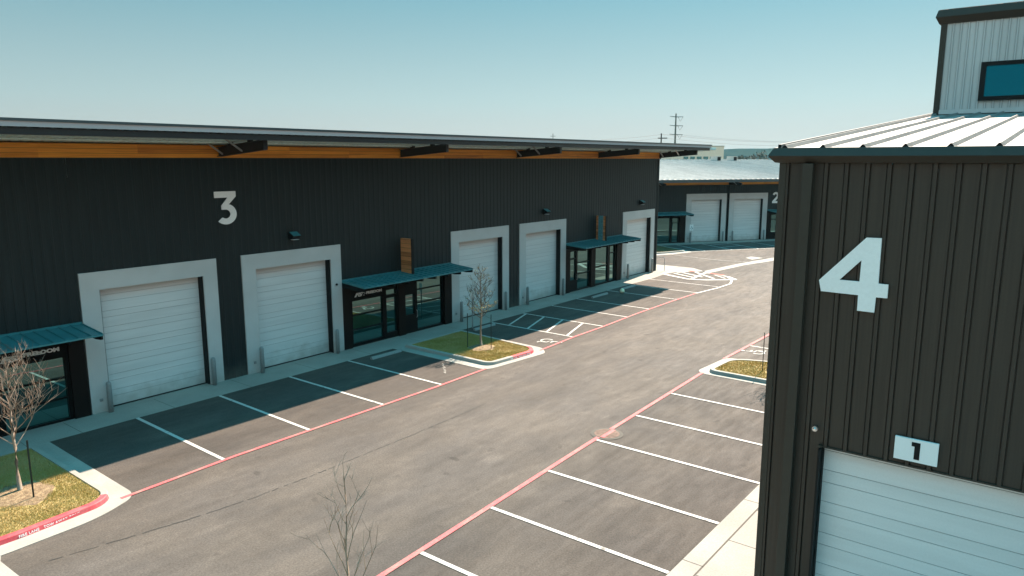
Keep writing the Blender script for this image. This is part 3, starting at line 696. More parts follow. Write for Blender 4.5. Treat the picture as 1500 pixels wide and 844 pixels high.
# ================================================================== the building numbered three
B3 = empty('warehouse_building', (0, 26.2, 0))
tag(B3, 'long charcoal metal building with the white number 3 and five big white doors', 'building')
doors3 = [10.10, 16.10, 28.34, 34.30, 46.60]
bays3 = [2.78, 21.03, 39.23]; WX0, WX1 = -6.0, 52.05; WT = 8.70
mb = MB()
edges = []
for d in doors3: edges.append((d, d + 4.93, 4.88))
for b in bays3: edges.append((b, b + (7.31 if b < 39 else 7.37), 2.84))
edges.sort(); x = WX0
for a, b, zt in edges:
    if a - x > 0.02: panel_wall(mb, x, a, 0, WT)
    panel_wall(mb, a, b, zt, WT); x = b
panel_wall(mb, x, WX1, 0, WT)
mb.add([(WX1, 0, 0), (WX1, 20, 0), (WX1, 20, 7.8), (WX1, 0, WT)], [(0, 1, 2, 3)])
mb.add([(WX0, 0, 0), (WX0, 20, 0), (WX0, 20, 7.8), (WX0, 0, WT)], [(3, 2, 1, 0)])
mb.add([(WX0, 20, 0), (WX1, 20, 0), (WX1, 20, 7.8), (WX0, 20, 7.8)], [(3, 2, 1, 0)])
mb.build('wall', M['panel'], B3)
mb = MB(); mb.box(WX1 + 0.002, WX1 + 0.03, -0.05, 0.14, 0, WT); mb.box(WX1 - 0.13, WX1 + 0.001, -0.05, -0.034, 0, WT); mb.build('corner_trim', M['panel'], B3)
mb = MB(); mb.box(WX0, WX1, 0.9, 0.92, 0, 4.9); mb.build('inner_wall', M['darkin'], B3)
for d in doors3: loading_door(B3, d)
PB2 = [(0.62, 2.48, 0.16, 2.18), (2.72, 3.38, 0.30, 2.02), (2.72, 3.38, 2.16, 2.42), (3.96, 4.62, 0.95, 1.98), (4.80, 6.64, 0.12, 2.78)]
MU2 = [(0.62, 2.48, 1.50), (0.62, 2.48, 0.81), (4.80, 6.64, 2.15), (4.80, 6.64, 1.46)]
storefront(B3, 21.03, 7.31, PB2, MU2, [4.72], [('FS', 0.76, 2.37, 0.23, 0.52, 0.32), ('FREEDOM', 1.46, 2.42, 0.16, 0.98, 0.0), ('SHOP', 2.80, 2.46, 0.07, 0.26, 0.0)][:2], [(0.0, 0.5), (3.45, 0.45), (6.75, 0.55)])
PB1 = [(0.62, 1.28, 0.30, 2.42), (1.5, 3.3, 0.12, 2.42), (4.1, 4.6, 0.3, 2.18), (4.80, 6.66, 0.08, 2.18)]
MU1 = [(1.5, 3.3, 1.46), (4.80, 6.66, 1.48), (4.80, 6.66, 0.79)]
storefront(B3, 2.78, 7.31, PB1, MU1, [4.70], [('FS', 4.84, 2.36, 0.23, 0.52, 0.32), ('FREEDOM', 5.48, 2.43, 0.17, 1.06, 0.0)], [(0.0, 0.5), (3.45, 0.5), (6.78, 0.5)])
PB3 = [(0.60, 1.33, 0.76, 2.15), (0.60, 1.33, 2.22, 2.68), (1.52, 3.05, 0.1, 2.66), (3.74, 5.46, 0.1, 2.62), (5.74, 6.44, 0.1, 2.58)]
MU3 = [(1.52, 3.05, 1.85), (1.52, 3.05, 1.1), (3.74, 5.46, 1.3), (5.74, 6.44, 2.1)]
storefront(B3, 39.23, 7.37, PB3, MU3, [1.42], [], [(0.0, 0.52), (3.12, 0.55), (6.6, 0.6)])
for b in bays3:
    awning(B3, b, 7.3, 3.2 if b < 39 else 3.24)
    blade_sign(B3, b + 3.68, plate=b > 39)
for lx in (18.55, 36.85, 49.2): wall_lamp(B3, lx)
mb = MB(); mb.tube([(20.72, -0.06, 3.12), (20.72, -0.12, 3.12)], 0.05, 8); mb.build('door_sensor', M['darkin'], B3)
figure(B3, FIG3, [], 15.06, 6.17, 1.27, M['num'], 1.12)
# timber band, roof, beams
mb = MB(); mb.box(WX0, WX1, -0.075, 0.0, WT + 0.001, 9.17); mb.build('cedar_band', M['cedar'], B3)
RX1 = 53.3
rf, zz = open_roof(B3, WX0 - 1, RX1, -3.6, 9.50, 20.6, 0.08, None)
mb = MB()
mb.box(WX0 - 1, RX1, -3.66, -3.61, 9.515, 9.66); mb.build('fascia', M['fascia'], rf)
mb = MB(); mb.box(WX0 - 1, RX1 + .02, -3.69, -3.55, 9.661, 9.735); mb.build('fascia_cap', M['cap'], rf)
mb = MB(); mb.box(WX0 - 1, RX1 - .1, -3.57, -3.40, 9.305, 9.49)
mb.build('eave_purlin', M['beam'], rf)
# last sheet runs past the fascia at the far gable
mb = MB()
mb.add([(RX1 + .01, -3.5, 9.52), (RX1 + 1.2, -3.5, 9.50), (RX1 + 1.2, 20.6, 7.60), (RX1 + .01, 20.6, 7.62), (RX1 + .01, -3.5, 9.38), (RX1 + 1.2, -3.5, 9.36), (RX1 + 1.2, 20.6, 7.46), (RX1 + .01, 20.6, 7.48)],
       [(0, 1, 2, 3), (7, 6, 5, 4), (0, 4, 5, 1), (1, 5, 6, 2)])
for i in range(7):
    xx = RX1 + .1 + i * .17; mb.box(xx, xx + .06, -3.53, -3.501, 9.40, 9.56)
mb.build('gable_overhang', M['soffit'], rf)
for i, bx in enumerate((6.3, 15.44, 24.85, 34.0, 43.0, 51.95)):
    mb = MB(); z0, z1 = 8.74, 8.985
    # I beam rising outwards
    for (da, db, w_) in ((0.0, 0.025, 0.09), (0.025, 0.335, 0.012), (0.335, 0.36, 0.09)):
        mb.prism([(0.05, z0 + da), (-3.1, z1 + da), (-3.1, z1 + db), (0.05, z0 + db)], lambda p, q, t: (bx + t, p, q), -w_, w_)
    mb.box(bx - .09, bx + .09, -3.125, -3.101, z1, z1 + .36)
    for yy in (-0.9, -2.2):
        zb = z0 + (z1 - z0) * (-yy / 3.1) + .36
        mb.box(bx - .07, bx + .07, yy - .09, yy + .09, zb, zz(yy) - .001)
    b_ = mb.build('roof_beam', M['beam'], rf)
    if i in (1, 3, 5):
        for yy in (-0.45, -1.75):
            zb = z0 + (z1 - z0) * (-yy / 3.1) + .05; s_ = MB()
            zt = zz(yy) - .01
            s_.prism([(0, 0), (0.09, 0), (0.09, 0.09), (0, 0.09)], lambda p, q, t, yy=yy, zb=zb, zt=zt: (bx - 0.05 - 0.62 * t, yy + p, zb + (zt - zb) * t + q * 0.6), 0, 1)
            s_.build('strut', M['strap'], b_)
# purlins that the beams carry, above the cedar band
for yy in (-0.9, -2.2):
    mb = MB(); mb.box(WX0, RX1 - .2, yy - .035, yy + .035, zz(yy) - .05, zz(yy) - .002); mb.build('purlin', M['soffit'], rf)

# ================================================================== the building numbered two (far, turned)
B2A = (69.39, 34.56); B2R = math.atan2(-0.55537, 0.83161)
B2 = empty('warehouse_building', (B2A[0], B2A[1], 0), B2R)
tag(B2, 'far charcoal building with a broad pale roof and the white number 2', 'building')
doors2 = [-9.2, 3.0, 8.2, 21.2]; bays2 = [-4.3, 13.15]; X20, X21, T2 = -14.0, 30.0, 6.02
mb = MB(); edges = sorted([(d, d + 4.9, 5.05) for d in doors2] + [(b, b + (7.25 if b < 0 else 8.0), 2.84) for b in bays2]); x = X20
for a, b, zt in edges:
    if a - x > 0.02: panel_wall(mb, x, a, 0, T2)
    panel_wall(mb, a, b, zt, T2); x = b
panel_wall(mb, x, X21, 0, T2)
mb.add([(X20, 0, 0), (X20, 23, 0), (X20, 23, 8.2), (X20, 0, 6.4)], [(3, 2, 1, 0)]); mb.add([(X21, 0, 0), (X21, 23, 0), (X21, 23, 8.2), (X21, 0, 6.4)], [(0, 1, 2, 3)])
mb.add([(X20, 23, 0), (X21, 23, 0), (X21, 23, 8.2), (X20, 23, 8.2)], [(3, 2, 1, 0)])
mb.build('wall', M['panel'], B2)
mb = MB(); mb.box(X20, X21, 0.9, 0.92, 0, 5); mb.build('inner_wall', M['darkin'], B2)
for d in doors2: loading_door(B2, d, w=4.88, h=5.1, oph=4.46, op=0.66, right=0.62)
storefront(B2, -4.3, 7.25, PB3, MU3, [1.42], [], [(0.0, 0.5), (3.12, 0.5), (6.6, 0.5)])
storefront(B2, 13.15, 7.31, PB3, MU3, [1.42], [], [(0.0, 0.4), (3.12, 0.5), (6.6, 0.5)])
awning(B2, -4.3, 7.3, 3.2); awning(B2, 13.1, 7.3, 3.2)
mb = MB(); mb.box(X20, X21, -0.075, 0.0, T2 + .001, 6.42); mb.build('cedar_band', M['cedar'], B2)
figure(B2, FIG2, [], 13.62, 3.95, 1.2, M['num'], 1.1)
rf2, zz2 = open_roof(B2, X20 - .6, X21, -2.35, 6.50, 23, -0.078, None, rm='galvfar')
mb = MB(); mb.box(X20 - .6, X21, -2.42, -2.36, 6.34, 6.645); mb.build('fascia', M['cap'], rf2)
for i, bx in enumerate((-10, -0.8, 8.1, 17.3)):
    mb = MB(); mb.prism([(0.02, 6.04), (-2.2, 5.98), (-2.2, 6.26), (0.02, 6.42)], lambda p, q, t: (bx + t, p, q), -0.08, 0.08)
    b_ = mb.build('roof_beam', M['beam'], rf2)
    s_ = MB(); s_.prism([(0, 0), (.05, 0), (.05, .05), (0, .05)], lambda p, q, t: (bx - .05 - .6 * t, -1.5 + p, 6.02 + .4 * t + q), 0, 1); s_.build('strut', M['strap'], b_)
mb = MB(); mb.box(8.04, 8.16, -0.16, -0.04, 0, 5.98); mb.build('downspout', M['darkin'], B2)
mb = MB(); pts = []
for i in range(40):
    xx = X20 + i * 1.1; pts += [(xx, zz2(22.4) + .26), (xx + .55, zz2(22.4) + .26), (xx + .56, zz2(22.4) + .15), (xx + 1.09, zz2(22.4) + .15)]
m_ = len(pts); mb.add([(x, y, z) for y in (22.2, 22.6) for x, z in pts] + [(x, 22.2, zz2(22.4) + .1) for x, z in pts], [(i, i + 1, m_ + i + 1, m_ + i) for i in range(m_ - 1)] + [(2 * m_ + i, 2 * m_ + i + 1, i + 1, i) for i in range(m_ - 1)])
mb.build('ridge_cap', M['duct'], rf2)
# units on the far roof
for i, (lx, lab) in enumerate(((20.3, 'left'), (22.9, 'right'))):
    r_ = empty('rooftop_unit', (0, 0, 0)); p = Matrix.Rotation(B2R, 4, 'Z') @ Vector((lx, 21.0, 0)); r_.location = (B2A[0] + p.x, B2A[1] + p.y, zz2(21.0) + .12); r_.rotation_euler = (0, 0, B2R)
    tag(r_, f'small pale box unit with dark grille on the far roof, {lab} of the pair', 'roof unit', 'units on the far roof')
    mb = MB(); mb.box(-.5, .5, -.5, .5, 0, .6); mb.box(-.53, .53, -.53, .53, .6, .64); mb.build('casing', M['duct'], r_)
    mb = MB(); mb.box(-.05, .45, -.515, -.501, .06, .55); mb.build('grille', M['darkin'], r_)
# pavement, stalls and sign in front of it
def b2w(x, y): p = Matrix.Rotation(B2R, 4, 'Z') @ Vector((x, y, 0)); return (B2A[0] + p.x, B2A[1] + p.y)
paving('sidewalk', [b2w(-14, -1.7), b2w(30, -1.7), b2w(30, 0.2), b2w(-14, 0.2)], 'shaded concrete sidewalk at the foot of the far building', z=0.007)
paint('stall_line', [([b2w(x, -1.75), b2w(x, -7.0)], 0.11) for x in (1.0, 4.0, 7.0, 10.0, 13.0, 16.0)] + [([b2w(4.1, -3), b2w(6.9, -2.2)], .11), ([b2w(4.1, -5), b2w(6.9, -4.2)], .11), ([b2w(-1, -7.05), b2w(24, -7.05)], .12)], M['white'], 'white stall lines in front of the far building')
ki, kb5 = island([b2w(-6.5, -8.5), b2w(-3.6, -8.3), b2w(-0.5, -7.3), b2w(-0.9, -1.75), b2w(-6.5, -1.75)], [0, 2, .7, 0, 0], [b2w(-6.3, -7.6), b2w(-3.8, -7.5), b2w(-0.95, -6.8), b2w(-1.4, -2.0), b2w(-6.3, -2.0)], [0, 2, .6, 0, 0], .17,
                 'dry grass growing in the far island before the building numbered two', red=lambda nx, ny, x, y: False)
grass(ki, 'low grass coloured dark for shade in the far island before the building numbered two', 300, base='shadegrass', blade='shadegrass')  # shade is put into the grass colour here

# ================================================================== the building numbered four (right)
X4, Y4 = 12.4, 4.0
B4 = empty('warehouse_building', (X4, Y4, 0), R(-90))      # local x runs towards -Y, local -y faces the camera side
tag(B4, 'near dark brown metal building at the right with the white number 4', 'building')
L4 = 18.0
mb = MB()
panel_wall(mb, 0.0, 0.94, 0, 8.62, off=0.09, wt=0.026, wb=0.032, h=0.03, gr=0.02)
panel_wall(mb, 0.94, 4.16, 3.92, 8.62, off=0.09, wt=0.026, wb=0.032, h=0.03, gr=0.02)
panel_wall(mb, 4.16, 8.0, 0, 8.62, off=0.09, wt=0.026, wb=0.032, h=0.03, gr=0.02)
panel_wall(mb, 8.0, L4, 0, 8.62, off=0.09, wt=0.026, wb=0.032, h=0.03, gr=0.02)
w4 = mb.build('wall', M['panel4'], B4)
# long side facing the lane, ribs outwards, and the back
mb = MB(); panel_wall(mb, -34.0, 0.0, 0, 8.62, off=0.0, wt=0.03, wb=0.042, h=0.03)
sw = mb.build('wall', M['panel4'], B4); sw.rotation_euler = (0, 0, R(-90)); sw.rotation_euler = (0, 0, R(-90))
sw.matrix_parent_inverse = Matrix.Identity(4); sw.rotation_euler = (0, 0, R(-90) + R(0))
mb = MB(); mb.box(0.001, L4, 33.8, 34.0, 0, 8.6); mb.box(L4 - .1, L4, 0.05, 33.8, 0, 8.6); mb.build('wall', M['panel4'], B4)
mb = MB(); mb.box(0.7, 4.4, 0.5, 0.52, 0, 4.4); mb.build('inner_wall', M['darkin'], B4)
leaf = loading_door(B4, 0.31, op=0.65, w=4.93, h=4.9, oph=3.89, right=0.56, surround=False)
leaf.location.y = -0.16
mb = MB(); mb.box(0.90, 0.96, -0.06, 0.02, 0, 3.93); mb.box(4.70 - .36, 4.76 - .36, -0.06, 0.02, 0, 3.93); mb.box(0.961, 4.339, -0.035, 0.14, 3.895, 3.92); mb.build('door_frame', M['trim'], B4)
mb = MB(); mb.box(-0.035, 0.0, -0.045, 0.16, 0, 8.60); mb.box(0.001, 0.075, -0.045, -0.031, 0, 8.60); mb.build('corner_trim', M['trim'], B4)
mb = MB(); mb.box(0.37, 0.53, -0.17, -0.032, 0.15, 8.585); mb.build('downspout', M['trim'], B4, bevel=0.01)
# numeral 4 and the door number plate
P4 = [(2.621, 7.453), (2.405, 7.456), (2.397, 6.748), (2.256, 6.748), (2.255, 6.534), (2.416, 6.532), (2.422, 6.287), (2.671, 6.288), (2.673, 6.537), (3.237, 6.541), (3.278, 6.72)]
H4 = [(2.666, 7.096), (2.967, 6.754), (2.67, 6.754)]
mb = MB(); add_plate(mb, [(Y4 - y, z) for y, z in P4], [[(Y4 - y, z) for y, z in H4]], lambda px, pz, d: (px, -0.04 - d, pz), 0.0, 0.03); mb.build('number_sign', M['num'], B4, recalc=True)
mb = MB(); mb.box(Y4 - 1.963, Y4 - 1.36, -0.075, -0.035, 4.008, 4.375); pq = mb.build('door_number_plate', M['sign'], B4, bevel=0.004)
P1 = [(1.736, 4.294), (1.619, 4.338), (1.604, 4.052), (1.683, 4.052), (1.683, 4.227), (1.724, 4.225)]
P1 = [(1.725, 4.262), (1.725, 4.330), (1.605, 4.330), (1.605, 4.055), (1.683, 4.055), (1.683, 4.262)]
mb = MB(); add_plate(mb, [(Y4 - y, z) for y, z in P1], [], lambda px, pz, d: (px, -0.0765 - d, pz), 0.0, 0.003); mb.build('numeral', M['darkin'], pq, recalc=True)
mb = MB(); mb.tube([(Y4 - 3.17, -0.03, 4.2), (Y4 - 3.17, -0.08, 4.2)], 0.045, 14); mb.tube([(Y4 - 3.17, -0.08, 4.2), (Y4 - 3.17, -0.10, 4.195)], [0.032, 0.022], 14)
mb.build('wall_fitting', M['steel'], B4)
# roof: eave at 8.8 rising away to the tall block
RB, PX = 8.82, 14.1
mb = MB(); s4 = 0.0833
def z4(y): return RB + s4 * (y + 0.10)
mb.add([(-0.05, -0.10, z4(-.1)), (L4, -0.10, z4(-.1)), (L4, PX + 20, z4(PX + 20)), (-0.05, PX + 20, z4(PX + 20)), (-0.05, -0.10, z4(-.1) - .1), (L4, -0.10, z4(-.1) - .1), (-0.05, PX + 20, z4(PX + 20) - .1)], [(0, 1, 2, 3), (0, 4, 5, 1), (0, 3, 6, 4)])
ribs = [0.05, 0.64] + [0.64 + 0.585 * i for i in range(1, 30)]
for c in ribs:
    mb.add([(c - .045, -.10, z4(-.1)), (c - .012, -.10, z4(-.1) + .06), (c + .012, -.10, z4(-.1) + .06), (c + .045, -.10, z4(-.1)), (c - .045, PX + 20, z4(PX + 20)), (c - .012, PX + 20, z4(PX + 20) + .06), (c + .012, PX + 20, z4(PX + 20) + .06), (c + .045, PX + 20, z4(PX + 20))],
           [(0, 1, 5, 4), (2, 3, 7, 6)])
    mb.add([(c - .012, -.10, z4(-.1) + .06), (c + .012, -.10, z4(-.1) + .06), (c - .012, PX + 20, z4(PX + 20) + .06), (c + .012, PX + 20, z4(PX + 20) + .06)], [(0, 1, 3, 2)], 2)  # dark strip on the rib top stands in for the seam's shadow
mb.box(-0.06, -0.02, -.10, 0.0, z4(-.1) - .02, z4(-.1) + .07, 1)
mb.add([(-.06, -.1, z4(-.1) + .07), (-.01, -.1, z4(-.1) + .07), (-.01, PX, z4(PX) + .07), (-.06, PX, z4(PX) + .07), (-.06, -.1, z4(-.1) - .05), (-.06, PX, z4(PX) - .05), (-.01, -.1, z4(-.1)), (-.01, PX, z4(PX))], [(0, 1, 2, 3), (0, 3, 5, 4), (1, 6, 7, 2)], 2)
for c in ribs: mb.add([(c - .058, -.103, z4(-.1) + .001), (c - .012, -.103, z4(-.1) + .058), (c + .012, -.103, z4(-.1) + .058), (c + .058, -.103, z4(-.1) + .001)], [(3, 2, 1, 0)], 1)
rf4 = mb.build('roof', [M['galv'], M['darkin'], M['ribshade_rake']], B4)
# eave gutter with its pointed section, mitred round the corner
prof = [(0.0, 8.59), (-0.09, 8.60), (-0.19, 8.705), (-0.115, 8.835), (-0.04, 8.84), (0.0, 8.80)]
mb = MB(); n = len(prof)
ring = lambda xx, mit: [(xx + (py * mit), py, pz) for py, pz in prof]
A_ = ring(-0.02, 0.9); B_ = ring(L4, 0); mb.add(A_ + B_, [(i, n + i, n + (i + 1) % n, (i + 1) % n) for i in range(n)])
C_ = [(-0.02 + py * 0.9, PX + 20, pz + s4 * (PX + 20)) for py, pz in prof]; D_ = [(-0.02 + py * .9, py * 1.0, pz) for py, pz in prof]
mb.add(D_ + C_, [((i + 1) % n, n + (i + 1) % n, n + i, i) for i in range(n)])
mb.build('eave_trim', M['trim'], rf4)
# tall block on the roof
mb = MB(); PT = 12.74
pw = MB()
prof_x = L4
sub = MB(); panel_wall(sub, 0.0, L4, z4(PX) + .10, PT, y=PX, off=0.1, wt=0.016, wb=0.03, h=0.022, pitch=0.2032, gr=0.008); sub.build('upper_wall', M['lightpanel'], B4)
mb.box(-0.03, 0.13, PX - .05, PX + .1, z4(PX) + .02, PT); mb.box(0.0, L4, PX + .02, PX + .2, 8.7, PT - .05); mb.box(0.0, 0.12, PX + .2, PX + 20, 8.7, PT - .05); mb.build('upper_corner_trim', M['trim'], B4)
mb = MB(); mb.box(0.131, L4, PX - .06, PX - .029, z4(PX) + .02, z4(PX) + .15); mb.build('base_flashing', M['lightpanel'], B4)
prof5 = [(0.0, 12.70), (-0.06, 12.71), (-0.17, 12.90), (-0.11, 13.11), (0.0, 13.13)]; n = len(prof5)
mb = MB(); A_ = [(-0.03 + py * .9, PX + py, pz) for py, pz in prof5]; B_ = [(L4, PX + py, pz) for py, pz in prof5]
mb.add(A_ + B_, [(i, n + i, n + (i + 1) % n, (i + 1) % n) for i in range(n)])
C_ = [(-0.03 + py * .9, PX + 20, pz) for py, pz in prof5]; mb.add(A_ + C_, [((i + 1) % n, n + (i + 1) % n, n + i, i) for i in range(n)])
mb.add([(-0.1, PX - .05, 13.13), (L4, PX - .05, 13.13), (L4, PX + 20, 13.4), (-0.1, PX + 20, 13.4)], [(0, 1, 2, 3)])
mb.build('upper_roof_trim', M['trim'], B4)
wx0, wx1, wz0, wz1 = Y4 - 2.87, Y4 - 0.35, 10.38, 11.50
mb = MB(); mb.box(wx0, wx1, PX - .10, PX - .03, wz0, wz0 + .12); mb.box(wx0, wx1, PX - .10, PX - .03, wz1 - .12, wz1); mb.box(wx0, wx0 + .14, PX - .10, PX - .03, wz0 + .12, wz1 - .12); mb.box(wx1 - .14, wx1, PX - .10, PX - .03, wz0 + .12, wz1 - .12)
wf = mb.build('window', M['darkin'], B4)
mb = MB(); mb.box(wx0 + .14, wx1 - .14, PX - .065, PX - .045, wz0 + .12, wz1 - .12); mb.build('window_pane', M['blueglass'], wf)

# ------------------------------------------------------------------ bollards
def bollard(x, y, label):
    r_ = empty('bollard', (x, y, 0)); tag(r_, label, 'bollard', 'bollards guarding the big white doors')
    mb = MB(); mb.lathe([(.085, 0.0), (.085, 1.02), (.075, 1.07), (.045, 1.10), (.01, 1.11)], 14); mb.build('post', M['bollard'], r_, smooth=True)
    return r_
names = ['big white door right of the left edge awning', 'white door below the leftmost wall lamp', 'white door behind the twiggy tree', 'white door just before the farthest awning', 'white door at the far corner']
for d, nm in zip(doors3, names):
    bollard(d + 0.52, 25.93, f'grey bollard at left jamb of the {nm}')
    bollard(d + 4.42, 25.97, f'grey bollard at right jamb of the {nm}')
for d, nm in ((3.0, 'left white door of the far building'), (8.2, 'right white door of the far building')):
    bollard(*b2w(d + .45, -.3), f'grey steel bollard left of the {nm}'); bollard(*b2w(d + 4.45, -.3), f'grey steel bollard right of the {nm}')

# ------------------------------------------------------------------ wheel stops
def wheel_stop(x0, x1, y, label):
    mb = MB(); L = x1 - x0
    mb.prism([(-.085, 0.0), (.085, 0.0), (.07, .05), (.045, .115), (-.045, .115), (-.07, .05)], lambda p, q, t: (t, p, q), 0, L)
    o = mb.build('wheel_stop', M['stop'], bevel=0.008, loc=(x0, y, 0.004)); tag(o, label, 'wheel stop', 'concrete wheel stops in the shaded stalls'); return o
wheel_stop(20.72, 22.48, 23.95, 'concrete wheel stop in the shaded stall just left of the middle island')
wheel_stop(27.65, 29.3, 24.0, 'concrete wheel stop behind the trunk of the twiggy tree')
wheel_stop(39.0, 40.85, 23.95, 'concrete wheel stop nearest the small yellow ball, on its left')
wheel_stop(42.8, 44.65, 24.0, 'concrete wheel stop farthest along the shaded row')

# ------------------------------------------------------------------ small things
mb = MB(); mb.lathe([(0.02, 0), (.10, .02), (.155, .09), (.16, .15), (.13, .24), (.07, .30), (.02, .315)], 16)
o = mb.build('yellow_ball', M['yellow'], smooth=True, loc=(41.75, 23.35, 0.004)); tag(o, 'small pale yellow ball lying in a shaded stall', 'ball')
r_ = empty('manhole_cover', (19.41, 11.27, 0.0)); tag(r_, 'round rusty manhole cover lying across the right red line', 'manhole cover')
mb = MB(); mb.lathe([(.40, .014), (.40, .024), (.02, .024)], 36)
for i in range(9):
    for j in range(9):
        x = -.32 + .08 * i; y = -.32 + .08 * j
        if x * x + y * y < .12: mb.box(x - .025, x + .025, y - .025, y + .025, .0245, .030)
mb.build('lid', M['iron'], r_)
mb = MB(); k = 36
mb.add([(a * math.cos(2 * math.pi * i / k), a * math.sin(2 * math.pi * i / k), z) for a, z in ((.52, .013), (.405, .021)) for i in range(k)], [(i, (i + 1) % k, k + (i + 1) % k, k + i) for i in range(k)]); mb.build('frame', M['joint'], r_)
mb = MB(); mb.strip([(-.40, -.05), (.40, -.02)], .14, .032); mb.build('painted_stripe', M['red'], r_)

def sign_post(x, y, h, rz, label, m_face, sz=(.30, .45)):
    r_ = empty('parking_sign', (x, y, 0.004), rz); tag(r_, label, 'sign')
    mb = MB(); mb.box(-.025, .025, -.02, .02, 0, h); mb.build('post', M['post'], r_)
    mb = MB(); mb.box(-sz[0] / 2, sz[0] / 2, -.028, -.0205, h - sz[1] - .02, h - .02); p = mb.build('plate', M[m_face], r_)
    return r_, p
sign_post(28.05, 24.45, 2.0, R(-75), 'slim accessible parking sign post behind the twiggy tree, seen edge on', 'sign')
s2, p2 = sign_post(*b2w(2.55, -1.9), 2.1, B2R, 'white parking sign on a slim post before the far storefront', 'sign', (.42, .62))
mb = MB(); mb.strip([(-.02, .14), (0, -.02), (.09, -.03), (.13, -.16)], .05, 0); mb.strip(arc(-.0, -.08, .10, 150, 360, 10), .04, .0005)
q = mb.build('symbol', M['awn'], p2); q.rotation_euler = (R(90), 0, 0); q.location = (0, -.031, 1.78)
# handrail at the far corner
r_ = empty('handrail', (52.35, 25.9, 0)); tag(r_, 'short steel handrail at the far corner of the long building', 'handrail')
mb = MB(); mb.tube([(0, .45, 0), (0, .45, 1.0), (0, .40, 1.06), (0, -.28, 1.06), (0, -.33, 1.0), (0, -.33, 0)], .022, 8); mb.build('rail', M['post'], r_)
mb = MB(); mb.tube([(0, .45, .5), (0, -.33, .5)], .016, 8); mb.build('cross_bar', M['post'], r_)

# ------------------------------------------------------------------ trees
def tree(x, y, z0, height, r0, seed, label, spread=1.1, n1=26, leaves=0, start=.25, twigs=(4, 3), up=.5, tm='twig', lean=(0, 0), top_fade=False):
    rr = random.Random(seed); root = empty('young_tree', (x, y, z0)); tag(root, label, 'tree')
    n = 9; tr = []
    for i in range(n + 1):
        t = i / n; tr.append(Vector((lean[0] * t + rr.uniform(-.02, .02) * height * .3, lean[1] * t + rr.uniform(-.02, .02) * height * .3, t * height)) if i else Vector((0, 0, 0)))
    mb = MB(); mb.tube(tr, [r0 * 1.25] + [r0 * (1 - .92 * (i / n)) + .004 for i in range(1, n + 1)], 8); mb.build('trunk', M['bark'], root, smooth=True)
    def at(t):
        f = t * n; i = min(int(f), n - 1); return tr[i].lerp(tr[i + 1], f - i)
    cb = MB(); lf = MB(); ends = []
    def grow(p, d, L, r, lev, k=4):
        pts = [p]; q = p.copy(); dd = d.copy(); steps = 4 if lev < 2 else 3
        for s_ in range(steps):
            dd = (dd + Vector((rr.uniform(-.22, .22), rr.uniform(-.22, .22), rr.uniform(-.1, .28)))).normalized(); q = q + dd * L / steps; pts.append(q.copy())
        cb.tube(pts, [r * (1 - .8 * i / steps) + .0012 for i in range(steps + 1)], k if lev < 1 else 3, cap=False)
        ends.append((pts, lev))
        if lev < len(twigs):
            for _ in range(twigs[lev]):
                t = rr.uniform(.25, .95); f = t * steps; i = min(int(f), steps - 1); b = pts[i].lerp(pts[i + 1], f - i)
                side = Vector((rr.uniform(-1, 1), rr.uniform(-1, 1), rr.uniform(-.25, .8)))
                grow(b, (dd * .7 + side * .8).normalized(), L * rr.uniform(.35, .6), r * .55, lev + 1)
    for i in range(n1):
        t = start + (1 - start) * (i + rr.random() * .8) / n1; t = min(t, .985); a = i * 2.4 + rr.uniform(-.4, .4)
        q_ = (t - start) / (1 - start)
        L = spread * (1.12 - .80 * q_ if not top_fade else (.95 if q_ < .25 else 1.0 - .72 * q_)) * rr.uniform(.65, 1.1)
        grow(at(t), Vector((math.cos(a), math.sin(a), up + .5 * t)).normalized(), L, r0 * .32 * (1.1 - .6 * t), 0)
    cb.build('branches', M[tm], root)
    if top_fade: root.children[0].data.materials[0] = M['darkbark']
    if leaves:
        for _ in range(leaves):
            pts, lev = rr.choice(ends); p = pts[-1].lerp(pts[1], rr.random())
            if (p.z > height * .58 or p.z < height * .3) and rr.random() < .9: continue
            s_ = rr.uniform(.02, .045); a = Vector((rr.uniform(-1, 1), rr.uniform(-1, 1), rr.uniform(-1, 1))).normalized() * s_; b = a.cross(Vector((rr.uniform(-1, 1), rr.uniform(-1, 1), rr.uniform(-1, 1)))).normalized() * s_ * .6
            lf.add([p, p + a + b, p + 2 * a, p + a - b], [(0, 1, 2, 3)])
        lf.build('leaves', M['leaf'], root)
    return root
tree(6.25, 21.18, .15, 3.4, .050, 3, 'bare pale twigged young tree in the lower left island', spread=1.6, n1=28, start=.33, twigs=(5, 4), up=.45, tm='paletwig')
tree(25.2, 21.45, .16, 3.5, .052, 8, 'slim young tree with tan leaf tufts in the middle island', spread=1.1, n1=34, leaves=1500, start=.33, twigs=(5, 4), up=.22, tm='whitetwig', top_fade=True)
tree(6.8, 8.6, .12, 3.72, .032, 21, 'bare sapling whose top shows at the bottom edge of the photo', spread=1.35, n1=14, start=.34, twigs=(2, 2), up=2.0, tm='bark')
tree(29.45, 9.0, .15, 3.7, .045, 31, 'bare young tree half hidden behind the dark near corner', spread=1.25, n1=20, start=.3, twigs=(3, 3), up=.7, tm='bark')
def stake(x, y, z, h, label, tie=None):
    r_ = empty('tree_stake', (x, y, z)); tag(r_, label, 'stake', 'tree support stakes')
    mb = MB(); mb.box(-.02, .02, -.006, .006, 0, h); mb.box(-.004, .004, -.02, -.0061, 0, h); mb.build('post', M['stake'], r_)
    if tie:
        mb = MB(); mb.tube([(0, 0, h * .88), (tie[0] - x, tie[1] - y, h * .95)], .005, 4); mb.build('tie', M['stake'], r_)
stake(6.30, 20.42, .12, 1.55, 'dark stake tied to the bare tree in the lower left island', (6.25, 21.18))
